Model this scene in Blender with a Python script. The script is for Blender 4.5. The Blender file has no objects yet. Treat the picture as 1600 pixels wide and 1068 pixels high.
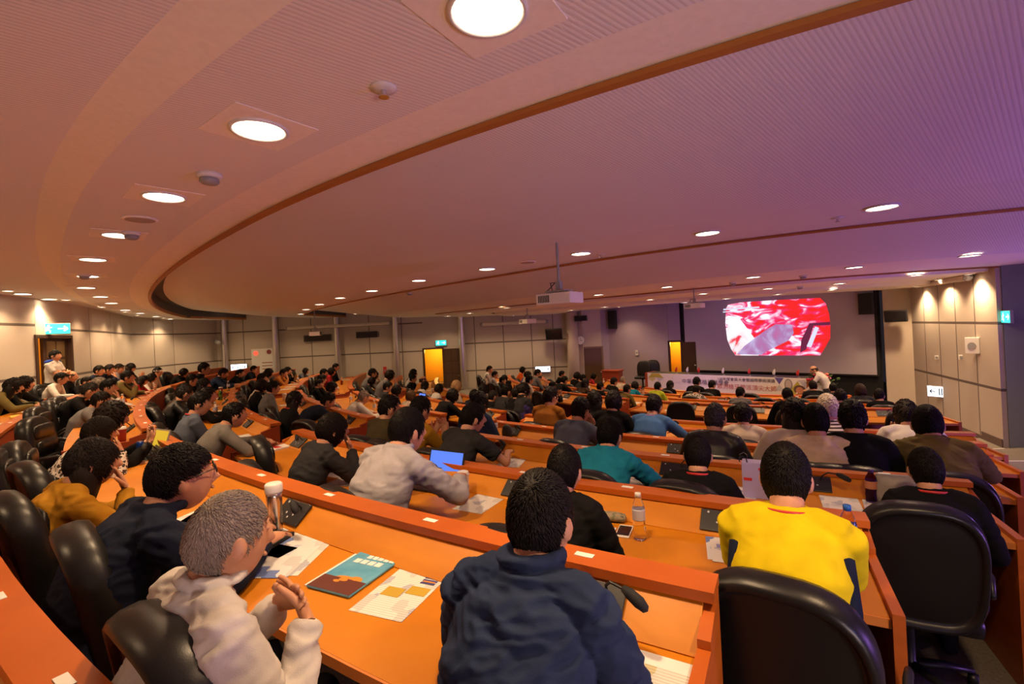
import bpy, bmesh, math, random
from mathutils import Vector, Matrix, Euler, noise
R_=math.radians
scn=bpy.context.scene
COL=scn.collection
random.seed(7)
# ---------------------------------------------------------------- helpers
CX,CY=9.63,17.36            # centre of the seating arcs, on the floor plan
ZC=1.66                     # eye height of the photographer above the floor of the tenth row
ROW=dict(Z=(19.44,.75),A=(18.3,.784),B=(17.13,.94),C=(15.93,1.064),D=(14.76,1.204),E=(13.53,1.355),F=(12.3,1.51),G=(9.78,1.646),H=(8.56,1.77),I=(7.39,1.87),J=(6.2,1.95))
ORD=dict(Z='back',A='tenth',B='ninth',C='eighth',D='seventh',E='sixth',F='fifth',G='fourth',H='third',I='second',J='front')
NUM='zero first second third fourth fifth sixth seventh eighth ninth tenth eleventh twelfth thirteenth fourteenth fifteenth sixteenth seventeenth eighteenth nineteenth twentieth'.split()
def nth(i): return NUM[i] if i<len(NUM) else 'twenty-'+NUM[i-20]
LEDGE,DESK=.88,.75
def flr(k): return ZC-ROW[k][1]-LEDGE
def pol(R,psi,z=0.):
    a=R_(psi); return Vector((CX-R*math.sin(a),CY-R*math.cos(a),z))
def tag(o,label=None,cat=None,group=None,kind=None):
    if label: o['label']=label
    if cat: o['category']=cat
    if group: o['group']=group
    if kind: o['kind']=kind
    return o
def empty(name,loc=(0,0,0),rz=0.):
    o=bpy.data.objects.new(name,None); COL.objects.link(o); o.location=loc; o.rotation_euler=(0,0,rz); o.empty_display_size=.1
    return o
def mesh_of(bm,name,smooth=True):
    me=bpy.data.meshes.new(name)
    bmesh.ops.recalc_face_normals(bm,faces=bm.faces)
    bm.to_mesh(me); bm.free()
    if smooth:
        for p in me.polygons: p.use_smooth=True
    return me
def obj(name,data,mat=None,parent=None,smooth=False,loc=None,rot=None,color=None):
    if isinstance(data,bmesh.types.BMesh): data=mesh_of(data,name,smooth)
    o=bpy.data.objects.new(name,data); COL.objects.link(o)
    if mat and not data.materials:
        for m in (mat if isinstance(mat,(list,tuple)) else [mat]): data.materials.append(m)
    if parent: o.parent=parent
    if loc is not None: o.location=loc
    if rot is not None: o.rotation_euler=rot
    if color: o.color=(*color,1)
    return o
def dup(o,parent=None):
    c=o.copy(); COL.objects.link(c); c.parent=parent
    for ch in o.children: dup(ch,c)
    return c
def box(bm,x0,x1,y0,y1,z0,z1,M=None,mi=0,bev=0.):
    v=[bm.verts.new((x,y,z)) for x in (x0,x1) for y in (y0,y1) for z in (z0,z1)]
    f=[bm.faces.new([v[i] for i in q]) for q in ((0,1,3,2),(4,6,7,5),(0,4,5,1),(2,3,7,6),(0,2,6,4),(1,5,7,3))]
    for q in f: q.material_index=mi
    if bev:
        r=bmesh.ops.bevel(bm,geom=list({e for q in f for e in q.edges}),offset=bev,segments=2,affect='EDGES',profile=.6)
        v=list({w for q in r['faces'] for w in q.verts}|{w for w in v if w.is_valid})
    if M is not None:
        for w in v: w.co=M@w.co
    return v
def tube(bm,pts,rad,seg=10,side=None,mi=0,cap=True):
    """loft of ellipses along pts; rad = number or (a along side, b across)"""
    pts=[Vector(p) for p in pts]; n=len(pts)
    rad=[(r,r) if not isinstance(r,(tuple,list)) else r for r in (rad if isinstance(rad,(list,tuple)) and len(rad)==n else [rad]*n)]
    rings=[]
    prev=None
    for i,p in enumerate(pts):
        t=(pts[min(i+1,n-1)]-pts[max(i-1,0)])
        t=t.normalized() if t.length>1e-9 else Vector((0,0,1))
        s=Vector(side) if side is not None else (prev if prev is not None else (Vector((1,0,0)) if abs(t.x)<.8 else Vector((0,1,0))))
        s=s-t*s.dot(t); s.normalize(); prev=s
        o=t.cross(s)
        rings.append([bm.verts.new(p+s*(rad[i][0]*math.cos(2*math.pi*j/seg))+o*(rad[i][1]*math.sin(2*math.pi*j/seg))) for j in range(seg)])
    for a,b in zip(rings,rings[1:]):
        for j in range(seg):
            f=bm.faces.new((a[j],a[(j+1)%seg],b[(j+1)%seg],b[j])); f.material_index=mi
    if cap:
        for r,p,q,rr in ((rings[0],pts[0],pts[min(1,n-1)],rad[0]),(rings[-1],pts[-1],pts[max(n-2,0)],rad[-1])):
            d=(p-q); d=d.normalized()*min(rr)*.55 if d.length>1e-9 else d
            c=bm.verts.new(p+d)
            for j in range(seg):
                f=bm.faces.new((r[j],r[(j+1)%seg],c)); f.material_index=mi
    return rings
def ball(bm,c,r,u=12,v=8,mi=0,M=None):
    c=Vector(c); r=r if isinstance(r,(tuple,list)) else (r,r,r)
    g=[]
    def P(x,y,z):
        p=Vector((c.x+x*r[0],c.y+y*r[1],c.z+z*r[2]))
        return bm.verts.new(M@p if M is not None else p)
    top=P(0,0,1);bot=P(0,0,-1)
    for i in range(1,v):
        th=math.pi*i/v
        g.append([P(math.sin(th)*math.cos(2*math.pi*j/u),math.sin(th)*math.sin(2*math.pi*j/u),math.cos(th)) for j in range(u)])
    fs=[]
    for j in range(u):
        k=(j+1)%u
        fs.append(bm.faces.new((top,g[0][j],g[0][k])));fs.append(bm.faces.new((bot,g[-1][k],g[-1][j])))
        for a,b in zip(g,g[1:]): fs.append(bm.faces.new((a[j],b[j],b[k],a[k])))
    for f in fs: f.material_index=mi
def lathe(bm,prof,seg=16,mi=0,M=None):
    rings=[]
    for r,z in prof:
        ring=[]
        for j in range(seg):
            p=Vector((r*math.cos(2*math.pi*j/seg),r*math.sin(2*math.pi*j/seg),z))
            ring.append(bm.verts.new(M@p if M is not None else p))
        rings.append(ring)
    for a,b in zip(rings,rings[1:]):
        for j in range(seg):
            f=bm.faces.new((a[j],a[(j+1)%seg],b[(j+1)%seg],b[j])); f.material_index=mi
    for r in (rings[0],rings[-1]):
        f=bm.faces.new(r); f.material_index=mi
def arcbox(bm,R0,R1,z0,z1,p0,p1,step=1.,mi=0,z0b=None,z1b=None):
    """solid swept along an arc; z0b/z1b = heights at R1 when they differ"""
    n=max(2,int(abs(p1-p0)/step)+1)
    z0b=z0 if z0b is None else z0b; z1b=z1 if z1b is None else z1b
    rows=[]
    for i in range(n):
        ps=p0+(p1-p0)*i/(n-1)
        rows.append([bm.verts.new(pol(R0,ps,z0)),bm.verts.new(pol(R1,ps,z0b)),bm.verts.new(pol(R1,ps,z1b)),bm.verts.new(pol(R0,ps,z1))])
    for a,b in zip(rows,rows[1:]):
        for j in range(4):
            f=bm.faces.new((a[j],a[(j+1)%4],b[(j+1)%4],b[j])); f.material_index=mi
    for r in (rows[0],rows[-1]):
        f=bm.faces.new(r); f.material_index=mi
# ---------------------------------------------------------------- materials
MATS={}
def mat(name,color=(.5,.5,.5),rough=.5,metal=0.,emit=None,es=0.,spec=.5,alpha=1.,trans=0.,coat=0.):
    if name in MATS: return MATS[name]
    m=bpy.data.materials.new(name); m.use_nodes=True
    b=m.node_tree.nodes['Principled BSDF']
    b.inputs['Base Color'].default_value=(*color,1); b.inputs['Roughness'].default_value=rough; b.inputs['Metallic'].default_value=metal
    b.inputs['Specular IOR Level'].default_value=spec
    b.inputs['Transmission Weight'].default_value=trans
    b.inputs['Coat Weight'].default_value=coat
    if emit:
        b.inputs['Emission Color'].default_value=(*emit,1); b.inputs['Emission Strength'].default_value=es
    MATS[name]=m; return m
def nd(m): return m.node_tree.nodes,m.node_tree.links,m.node_tree.nodes['Principled BSDF']
def add_noise(m,scale,c0,c1,stretch=(1,1,1),detail=4,bump=0.,coord='Object',bscale=None,bdist=.002):
    N,L,b=nd(m)
    tc=N.new('ShaderNodeTexCoord'); mp=N.new('ShaderNodeMapping'); mp.inputs['Scale'].default_value=stretch
    L.new(tc.outputs[coord],mp.inputs['Vector'])
    nz=N.new('ShaderNodeTexNoise'); nz.inputs['Scale'].default_value=scale; nz.inputs['Detail'].default_value=detail
    L.new(mp.outputs['Vector'],nz.inputs['Vector'])
    if c0:
        cr=N.new('ShaderNodeValToRGB'); cr.color_ramp.elements[0].position=.3; cr.color_ramp.elements[1].position=.7
        cr.color_ramp.elements[0].color=(*c0,1); cr.color_ramp.elements[1].color=(*c1,1)
        L.new(nz.outputs['Fac'],cr.inputs['Fac']); L.new(cr.outputs['Color'],b.inputs['Base Color'])
    if bump:
        n2=nz
        if bscale:
            n2=N.new('ShaderNodeTexNoise'); n2.inputs['Scale'].default_value=bscale; L.new(mp.outputs['Vector'],n2.inputs['Vector'])
        bp=N.new('ShaderNodeBump'); bp.inputs['Strength'].default_value=bump; bp.inputs['Distance'].default_value=bdist
        L.new(n2.outputs['Fac'],bp.inputs['Height']); L.new(bp.outputs['Normal'],b.inputs['Normal'])
    return m
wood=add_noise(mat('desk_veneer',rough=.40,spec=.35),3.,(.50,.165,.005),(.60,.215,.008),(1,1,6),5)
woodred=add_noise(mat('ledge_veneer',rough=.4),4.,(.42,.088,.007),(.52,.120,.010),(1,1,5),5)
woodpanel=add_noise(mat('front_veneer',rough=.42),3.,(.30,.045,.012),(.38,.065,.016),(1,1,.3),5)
woodedge=mat('wood_edge',(.62,.2,.03),.45)
carpet=add_noise(mat('carpet',rough=.95,spec=.1),60.,(.15,.13,.105),(.22,.19,.155),(1,1,1),3,.4)
nosing=mat('step_nosing',(.55,.5,.45),.5)
wallm=add_noise(mat('wall_panel_fabric',rough=.85,spec=.2),220.,(.50,.44,.37),(.56,.49,.42),(1,1,1),2,.15)
wallplain=mat('wall_paint',(.58,.49,.40),.8)
wallgrey=mat('wall_blue_grey',(.20,.24,.27),.75)
wallpurple=mat('stage_wall_paint',(.40,.32,.38),.8)
groove=mat('wall_groove',(.13,.10,.085),.5)
baseb=mat('baseboard_brown',(.13,.09,.075),.55)
steel=mat('column_steel',(.62,.6,.58),.3,.9)
blackp=mat('black_plastic',(.012,.012,.013),.4)
blackm=mat('black_matte',(.008,.008,.009),.8)
curtain=mat('curtain_black',(.006,.006,.007),.95)
leather=add_noise(mat('black_leather',(.008,.0075,.007),.36,spec=.38),260.,None,None,(1,1,1),2,.25,bdist=.001)
chrome=mat('chrome',(.7,.7,.7),.18,1.)
whitep=mat('white_plastic',(.72,.70,.66),.45)
paper=mat('white_paper',(.78,.77,.74),.6)
greyp=mat('grey_plastic',(.3,.3,.3),.5)
def glass(name,color,rough=.05):
    m=mat(name,color,rough,trans=1.); m.node_tree.nodes['Principled BSDF'].inputs['IOR'].default_value=1.2; return m
clear=glass('clear_plastic',(.92,.94,.95))
bluecl=glass('purple_plastic',(.12,.03,.35))
teacl=glass('tea_plastic',(.55,.10,.01))
screen_off=mat('dark_screen',(.01,.01,.012),.15)
lamp_em=mat('lamp_diffuser',(1,.9,.75),.5,emit=(1.,.80,.55),es=14.)
exit_em=mat('exit_green',(.02,.5,.35),.5,emit=(.02,.75,.62),es=1.6)
white_em=mat('sign_white',(.9,.9,.95),.5,emit=(.75,.85,1.),es=2.6)
signdark=mat('sign_ink',(.03,.05,.12),.6)
red=mat('red_paint',(.55,.03,.025),.5)
gold=mat('lit_hall',(.75,.45,.06),.8)
# ribbed ceiling
def ribbed(name,c):
    m=mat(name,c,.85,spec=.2); N,L,b=nd(m)
    tc=N.new('ShaderNodeTexCoord'); mp=N.new('ShaderNodeMapping'); mp.inputs['Rotation'].default_value=(0,0,R_(50))
    L.new(tc.outputs['Object'],mp.inputs['Vector'])
    w=N.new('ShaderNodeTexWave'); w.wave_type='BANDS'; w.bands_direction='X'; w.inputs['Scale'].default_value=12.5; w.inputs['Distortion'].default_value=0.
    L.new(mp.outputs['Vector'],w.inputs['Vector'])
    cr=N.new('ShaderNodeValToRGB'); e=cr.color_ramp.elements; e[0].position=.1; e[1].position=.45
    e[0].color=(c[0]*.84,c[1]*.83,c[2]*.83,1); e[1].color=(*c,1)
    L.new(w.outputs['Fac'],cr.inputs['Fac']); L.new(cr.outputs['Color'],b.inputs['Base Color'])
    bp=N.new('ShaderNodeBump'); bp.inputs['Strength'].default_value=.12; bp.inputs['Distance'].default_value=.006
    L.new(w.outputs['Fac'],bp.inputs['Height']); L.new(bp.outputs['Normal'],b.inputs['Normal'])
    return m
ceilrib=ribbed('ceiling_ribbed',(.82,.775,.76))
ceilplain=add_noise(mat('ceiling_plaster',rough=.9,spec=.2),30.,(.85,.77,.68),(.90,.82,.73),(1,1,1),3)
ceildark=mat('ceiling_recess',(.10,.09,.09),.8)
trimwood=mat('ceiling_trim_wood',(.40,.15,.025),.5)
# cloth whose colour comes from the object's own colour
def objcloth(name,rough=.85,bump=.3,bs=350.,wear=.25,kind=None,spec=.12):
    m=mat(name,(.5,.5,.5),rough,spec=spec); N,L,b=nd(m)
    oi=N.new('ShaderNodeObjectInfo'); tc=N.new('ShaderNodeTexCoord')
    nz=N.new('ShaderNodeTexNoise'); nz.inputs['Scale'].default_value=14.; L.new(tc.outputs['Object'],nz.inputs['Vector'])
    mr=N.new('ShaderNodeMapRange'); mr.inputs['To Min'].default_value=1-wear; mr.inputs['To Max'].default_value=1+wear
    L.new(nz.outputs['Fac'],mr.inputs['Value'])
    mx=N.new('ShaderNodeVectorMath'); mx.operation='SCALE'
    L.new(oi.outputs['Color'],mx.inputs[0]); L.new(mr.outputs['Result'],mx.inputs['Scale'])
    out=mx.outputs['Vector']
    if kind:
        if kind=='stripe':
            w=N.new('ShaderNodeTexWave'); w.bands_direction='Z'; w.inputs['Scale'].default_value=12.5; w.inputs['Distortion'].default_value=.6
            L.new(tc.outputs['Object'],w.inputs['Vector']); fac=w.outputs['Fac']
        elif kind=='check':
            w=N.new('ShaderNodeTexChecker'); w.inputs['Scale'].default_value=30.; L.new(tc.outputs['Object'],w.inputs['Vector']); fac=w.outputs['Fac']
        else:
            w=N.new('ShaderNodeTexVoronoi'); w.inputs['Scale'].default_value=45.; L.new(tc.outputs['Object'],w.inputs['Vector']); fac=w.outputs['Distance']
        cr=N.new('ShaderNodeValToRGB'); cr.color_ramp.interpolation='CONSTANT' if kind!='stripe' else 'LINEAR'
        e=cr.color_ramp.elements; e[0].position=.0 if kind!='stripe' else .4; e[1].position=.5 if kind!='stripe' else .6
        e[0].color=(.05,.035,.03,1); e[1].color=(.62,.55,.48,1)
        L.new(fac,cr.inputs['Fac']); out=cr.outputs['Color']
    L.new(out,b.inputs['Base Color'])
    n2=N.new('ShaderNodeTexNoise'); n2.inputs['Scale'].default_value=bs; L.new(tc.outputs['Object'],n2.inputs['Vector'])
    bp=N.new('ShaderNodeBump'); bp.inputs['Strength'].default_value=bump; bp.inputs['Distance'].default_value=.002
    L.new(n2.outputs['Fac'],bp.inputs['Height']); L.new(bp.outputs['Normal'],b.inputs['Normal'])
    return m
cloth=objcloth('cloth'); stripe=objcloth('striped_cloth',kind='stripe'); check=objcloth('checked_cloth',kind='check'); pattern=objcloth('patterned_cloth',kind='v')
leatherc=objcloth('jacket_leather',.4,.2,200.,spec=.5)
trouser=mat('dark_trousers',(.02,.02,.025),.85,spec=.2)
def hairmat():
    m=objcloth('hair',.55,.0,10.,.35,spec=.2); N,L,b=nd(m)
    tc=N.new('ShaderNodeTexCoord'); mp=N.new('ShaderNodeMapping'); mp.inputs['Scale'].default_value=(160,160,8)
    L.new(tc.outputs['Object'],mp.inputs['Vector'])
    nz=N.new('ShaderNodeTexNoise'); nz.inputs['Scale'].default_value=1.; nz.inputs['Detail'].default_value=2; L.new(mp.outputs['Vector'],nz.inputs['Vector'])
    bp=N.new('ShaderNodeBump'); bp.inputs['Strength'].default_value=.8; bp.inputs['Distance'].default_value=.004
    L.new(nz.outputs['Fac'],bp.inputs['Height']); L.new(bp.outputs['Normal'],b.inputs['Normal'])
    return m
hairm=hairmat()
skin=add_noise(mat('skin',rough=.5,spec=.35),25.,(.50,.24,.135),(.58,.29,.17),(1,1,1),3)
lips=mat('lips',(.36,.10,.07),.5)
eyem=mat('eye_dark',(.02,.014,.01),.25)
browm=mat('eyebrow',(.018,.013,.01),.7)
EN={0:110,1:145,2:140,3:120,4:95,5:95,6:85,'violet':480,'stage':200,'blue':16,'up':430}
EXPO=-.04
ROLL=-2.862
LIGHTS=[(-0.03, 1.65, 2.778, 1),
(-1.27, 2.48, 2.778, 1),
(-2.52, 3.5, 2.778, 1),
(-3.77, 4.6, 2.778, 1),
(-5.04, 5.75, 2.778, 1),
(-6.22, 7.0, 2.778, 1),
(-7.37, 8.25, 2.778, 1),
(-8.39, 9.71, 2.778, 1),
(-9.37, 11.13, 2.778, 1),
(-10.81, 13.29, 2.778, 1),
(-11.54, 14.75, 2.778, 1),
(-12.44, 16.6, 2.778, 1),
(-13.31, 18.5, 2.778, 1),
(3.6, 4.54, 2.665, 2),
(2.29, 5.42, 2.664, 2),
(0.99, 6.46, 2.663, 2),
(-0.35, 7.56, 2.663, 2),
(-1.66, 8.69, 2.664, 2),
(-2.96, 10.16, 2.663, 2),
(-4.13, 11.5, 2.663, 2),
(-5.33, 13.22, 2.662, 2),
(-6.52, 15.09, 2.661, 2),
(-7.73, 17.43, 2.659, 2),
(7.12, 7.32, 2.464, 3),
(5.93, 8.14, 2.454, 3),
(4.65, 9.04, 2.451, 3),
(3.44, 10.38, 2.447, 3),
(2.19, 11.78, 2.444, 3),
(1.13, 13.2, 2.439, 3),
(-0.28, 14.95, 2.434, 3),
(-1.47, 16.91, 2.356, 3),
(-2.51, 18.68, 2.358, 3),
(8.17, 9.53, 2.366, 4),
(7.44, 10.7, 2.353, 4),
(6.12, 11.26, 2.353, 4),
(4.89, 12.03, 2.354, 4),
(4.0, 13.58, 2.35, 4),
(3.05, 15.37, 2.278, 4),
(2.16, 17.06, 2.284, 4),
(8.0, 11.78, 2.278, 5),
(7.15, 12.67, 2.278, 5),
(6.27, 13.79, 2.278, 5),
(5.53, 15.06, 2.278, 5),
(4.81, 16.73, 2.369, 5),
(4.05, 17.87, 2.387, 5),
(-9.34, 9.09, 2.833, 0),
(-9.87, 10.15, 2.83, 0)]
ENDR={'Z': 30, 'A': 29.6, 'B': 27.9, 'C': 25.4, 'D': 23.7, 'E': 21.5, 'F': 19.5, 'G': 15.5, 'H': 14.5, 'I': 14.0, 'J': 15.0}
PEOPLE=[['A', 30.77, 0.42, 1.145, 'navy', 'navy blue long-sleeved shirt', 'short', 'main'],
['A', 32.84, 0.9, 1.15, 'white', 'white dress shirt', 'gray', 'old'],
['A', 35.41, 0.66, 1.13, 'navydk', 'dark navy hooded jacket', 'bowl', 'student'],
['A', 38.31, 0.74, 1.09, 'mustard', 'mustard yellow sweater', 'long', 'chinR'],
['A', 42.68, 0.5, 1.05, 'pattern', 'dark patterned blouse', 'long', 'phone'],
['A', 43.49, 0.4, 1.13, 'black', 'dark top', 'bob', 'phone'],
['A', 52.54, 0.42, 1.03, 'gray', 'grey hooded sweatshirt', 'short', 'desk'],
['A', 56.76, 0.46, 1.11, 'white', 'pale shirt', 'short', 'chinR'],
['A', 57.39, 0.62, 1.14, 'lightblue', 'pale blue shirt', 'gray', 'desk'],
['A', 55.52, 0.68, 1.11, 'black', 'black jacket', 'thin', 'desk'],
['Z', 68.2, 0.82, 1.13, 'black', 'black jacket', 'bald', 'lap'],
['Z', 66.55, 0.82, 1.12, 'white', 'white shirt', 'short', 'lap'],
['Z', 59.95, 0.62, 1.15, 'olive', 'olive green top', 'long', 'desk'],
['Z', 61.2, 0.62, 1.15, 'black', 'black top', 'bob', 'desk'],
['Z', 68.48, 0.62, 0.99, 'black', 'black jacket', 'short', 'desk'],
['Z', 71.61, 0.82, 1.17, 'navydk', 'dark suit', 'short', 'lap'],
['Z', 72.13, 0.7, 1.17, 'navydk', 'navy jacket', 'short', 'chinR'],
['Z', 74.21, 0.82, 1.16, 'lightblue', 'pale blue shirt', 'cap_brown', 'lap'],
['Z', 75.02, 0.7, 1.15, 'black', 'black jacket', 'long', 'phone'],
['A', 64.03, 0.7, 1.13, 'olive', 'olive grey jacket', 'short', 'chinR'],
['A', 67.61, 0.7, 0.97, 'red', 'red jacket', 'long', 'phone'],
['A', 71.21, 0.82, 1.09, 'white', 'white sweater', 'cap_white', 'lap'],
['A', 69.55, 0.76, 0.99, 'white', 'white and black sweater', 'bob', 'lap'],
['A', 74.71, 0.62, 0.99, 'black', 'black jacket', 'bob', 'desk'],
['B', 67.71, 0.82, 1.3, 'black', 'black jacket', 'short', 'lap'],
['B', 63.54, 0.76, 1.14, 'gray', 'grey jacket', 'short', 'lap'],
['B', 53.76, 0.9, 1.14, 'black', 'black leather jacket', 'thin', 'lap'],
['B', 55.05, 0.71, 1.13, 'brown', 'dark brown jacket', 'bob', 'lap'],
['B', 47.07, 0.82, 1.18, 'bluegray', 'slate blue shirt', 'short', 'lap'],
['B', 52.84, 0.44, 1.1, 'black', 'black jacket', 'short', 'desk'],
['B', 58.97, 0.46, 1.13, 'black', 'black top', 'long', 'lap'],
['B', 44.47, 0.62, 1.11, 'graypack', 'grey jacket with dark shoulder straps', 'short', 'desk'],
['B', 71.63, 0.62, 1.11, 'navy', 'dark blue jacket', 'short', 'desk'],
['B', 76.57, 0.62, 1.0, 'black', 'black jacket', 'short', 'desk'],
['B', 81.05, 0.82, 1.02, 'navydk', 'dark blue jacket', 'short', 'lap'],
['C', 70.62, 0.82, 1.17, 'stripe', 'striped shirt', 'bob', 'lap'],
['C', 66.22, 0.88, 1.14, 'black', 'black jacket', 'short', 'lap'],
['C', 75.48, 0.7, 1.07, 'orange', 'orange-sleeved top', 'short', 'chinR'],
['C', 77.11, 0.7, 1.09, 'black', 'black jacket', 'short', 'chinL'],
['C', 83.59, 0.62, 0.77, 'bluegray', 'slate blue jacket', 'bob', 'desk'],
['D', 66.23, 1.05, 1.05, 'black', 'black jacket with white collar', 'short', 'lap'],
['D', 67.11, 0.87, 1.13, 'black', 'dark suit', 'short', 'lap'],
['D', 75.44, 0.82, 1.14, 'orange', 'black and orange jacket', 'short', 'lap'],
['D', 75.99, 0.58, 1.15, 'red', 'dark red jacket', 'bob', 'lap'],
['D', 82.59, 0.82, 1.17, 'black', 'black jacket', 'short', 'lap'],
['C', 60.72, 0.96, 1.12, 'white', 'cream top', 'bob', 'lap'],
['C', 58.51, 0.82, 1.15, 'black', 'black jacket', 'bob', 'lap'],
['C', 56.44, 0.64, 1.15, 'gray', 'dark grey jacket', 'short', 'lap'],
['D', 58.19, 0.88, 1.14, 'white', 'white top', 'bob', 'lap'],
['C', 49.09, 0.88, 1.14, 'black', 'black coat', 'long', 'lap'],
['C', 51.14, 0.14, 1.0, 'navydk', 'navy jacket', 'short', 'bent'],
['B', 38.65, 0.52, 1.13, 'charcoal', 'charcoal grey top', 'bob', 'chinR'],
['E', 71.74, 1.05, 1.25, 'gray', 'grey and black jacket', 'short', 'lap'],
['E', 72.64, 0.84, 1.17, 'brown', 'brown top', 'bob', 'chinR'],
['E', 70.58, 1.32, 1.06, 'charcoal', 'dark olive jacket', 'bob', 'lap'],
['E', 59.95, 1.0, 1.14, 'charcoal', 'dark grey jacket', 'short', 'lap'],
['D', 52.38, 0.62, 1.08, 'white', 'white sports shirt', 'gray', 'desk'],
['E', 66.94, 0.34, 1.25, 'gray', 'grey top', 'bob', 'chinR'],
['F', 75.86, 1.28, 1.2, 'white', 'white top', 'bob', 'lap'],
['F', 76.24, 1.18, 1.24, 'black', 'black top', 'short', 'lap'],
['F', 76.95, 1.0, 1.08, 'black', 'black jacket', 'short', 'lap'],
['F', 74.06, 0.82, 1.12, 'black', 'black jacket', 'short', 'lap'],
['F', 69.08, 0.64, 1.17, 'orange', 'tan jacket', 'bald', 'lap'],
['F', 66.79, 0.7, 1.07, 'white', 'white top', 'long', 'phone'],
['F', 60.5, 0.82, 1.12, 'white', 'patterned white blouse', 'bob', 'lap'],
['F', 56.43, 0.82, 1.24, 'cream', 'cream cardigan', 'blond', 'lap'],
['E', 57.32, 0.82, 1.12, 'charcoal', 'dark vest', 'bob', 'lap'],
['E', 54.22, 0.82, 1.07, 'cream', 'beige jacket', 'brown', 'lap'],
['C', 40.84, 0.82, 1.22, 'oliveDk', 'dark olive hooded coat', 'short', 'lap'],
['C', 39.41, 0.7, 1.22, 'mustard', 'mustard brown jacket', 'short', 'phone'],
['B', 35.47, 0.62, 1.23, 'graylt', 'light grey shirt', 'short', 'desk'],
['E', 49.24, 0.62, 1.15, 'black', 'black jacket', 'bob', 'desk'],
['C', 37.23, 0.62, 1.18, 'charcoal', 'charcoal t-shirt', 'short', 'tdesk'],
['F', 53.07, 0.82, 1.12, 'navydk', 'dark blue jacket', 'long', 'lap'],
['D', 40.39, 0.82, 1.25, 'navy', 'blue jacket', 'long', 'lap'],
['G', 84.59, 1.44, 1.21, 'white', 'white shirt', 'short', 'lap'],
['G', 84.4, 1.5, 1.0, 'cream', 'beige top', 'gray', 'lap'],
['G', 85.43, 1.2, 1.14, 'gray', 'grey jacket', 'short', 'lap'],
['G', 76.54, 1.06, 1.15, 'graylt', 'light grey shirt', 'short', 'lap'],
['G', 70.9, 1.12, 1.07, 'black', 'black jacket', 'short', 'lap'],
['G', 71.29, 0.94, 1.1, 'brown', 'brown top', 'bob', 'lap'],
['H', 88.52, 1.52, 1.19, 'orangered', 'bright orange top', 'bob', 'lap'],
['F', 48.5, 0.82, 1.27, 'charcoal', 'dark checked jacket', 'short', 'lap'],
['G', 68.0, 1.0, 0.99, 'olive', 'olive jacket', 'short', 'lap'],
['H', 80.66, 1.06, 1.13, 'blue', 'bright blue jacket', 'short', 'lap'],
['H', 79.36, 0.82, 1.15, 'cream', 'cream sweater', 'bob', 'lap'],
['G', 61.29, 0.82, 1.21, 'cream', 'cream knitted top', 'short', 'lap'],
['H', 73.31, 0.82, 1.27, 'gray', 'grey jacket', 'short', 'lap'],
['H', 73.33, 0.7, 1.12, 'bluegray', 'blue jacket', 'thin', 'phone'],
['F', 46.81, 0.7, 1.32, 'charcoal', 'dark grey jacket', 'bob', 'lap'],
['F', 47.22, 0.82, 1.26, 'black', 'black jacket', 'bob', 'lap'],
['F', 46.73, 0.82, 1.2, 'purple', 'purple hooded jacket', 'bald', 'lap'],
['F', 50.29, 0.82, 1.15, 'black', 'black jacket', 'thin', 'lap'],
['F', 51.22, 0.82, 1.07, 'charcoal', 'dark jacket', 'gray', 'lap'],
['F', 52.22, 0.82, 1.22, 'charcoal', 'dark grey jacket', 'bob', 'lap'],
['I', 81.57, 0.7, 1.16, 'black', 'black top', 'short', 'lap'],
['H', 63.91, 0.62, 1.16, 'black', 'black jacket', 'short', 'desk'],
['G', 56.28, 0.7, 1.11, 'black', 'black jacket', 'short', 'phone'],
['I', 70.63, 0.82, 1.23, 'black', 'black jacket', 'bob', 'lap'],
['I', 68.94, 0.82, 1.17, 'charcoal', 'dark grey jacket', 'short', 'lap'],
['H', 56.82, 0.82, 1.17, 'brown', 'dark brown top', 'long', 'lap'],
['J', 81.29, 0.82, 1.09, 'red', 'red and white jacket', 'bob', 'lap'],
['H', 53.49, 0.82, 1.13, 'black', 'black jacket', 'short', 'lap'],
['I', 57.82, 0.82, 1.19, 'black', 'black jacket', 'short', 'lap'],
['J', 66.07, 0.82, 1.12, 'cream', 'beige top', 'gray', 'lap'],
['H', 48.48, 0.82, 1.12, 'olive', 'olive coat', 'short', 'lap'],
['I', 53.05, 0.7, 1.12, 'teal', 'teal blue jacket', 'bob', 'phone'],
['I', 47.85, 0.82, 1.15, 'lime', 'lime yellow and black shirt', 'short', 'lap'],
['J', 50.72, 0.82, 1.12, 'black', 'black top', 'long', 'lap'],
['J', 44.43, 0.94, 1.24, 'black', 'black jacket', 'short', 'lap'],
['I', 41.35, 0.62, 1.09, 'check', 'checked shirt', 'short', 'desk'],
['J', 41.25, 0.82, 1.17, 'black', 'black jacket', 'short', 'lap'],
['H', 33.13, 0.82, 1.15, 'gray', 'grey jacket', 'short', 'lap'],
['E', 39.94, 0.82, 1.31, 'ochre', 'orange brown hooded jacket', 'short', 'lap'],
['D', 35.68, 0.7, 1.22, 'bluegray', 'blue grey suit jacket', 'short', 'chinR'],
['E', 36.16, 0.82, 1.29, 'black', 'black top', 'bob', 'lap'],
['E', 37.38, 0.82, 1.27, 'black', 'black coat', 'long', 'lap'],
['E', 34.37, 0.62, 1.23, 'bluepolo', 'blue polo shirt', 'short', 'desk'],
['D', 30.78, 0.82, 1.25, 'blackvest', 'black leather vest over white shirt', 'thin', 'lap'],
['C', 32.77, 0.62, 1.14, 'teal', 'bright teal shirt', 'short', 'desk'],
['C', 30.57, 0.82, 1.11, 'black', 'black t-shirt', 'short', 'lap'],
['B', 32.01, 0.62, 1.12, 'black', 'black jacket', 'short', 'desk'],
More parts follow.
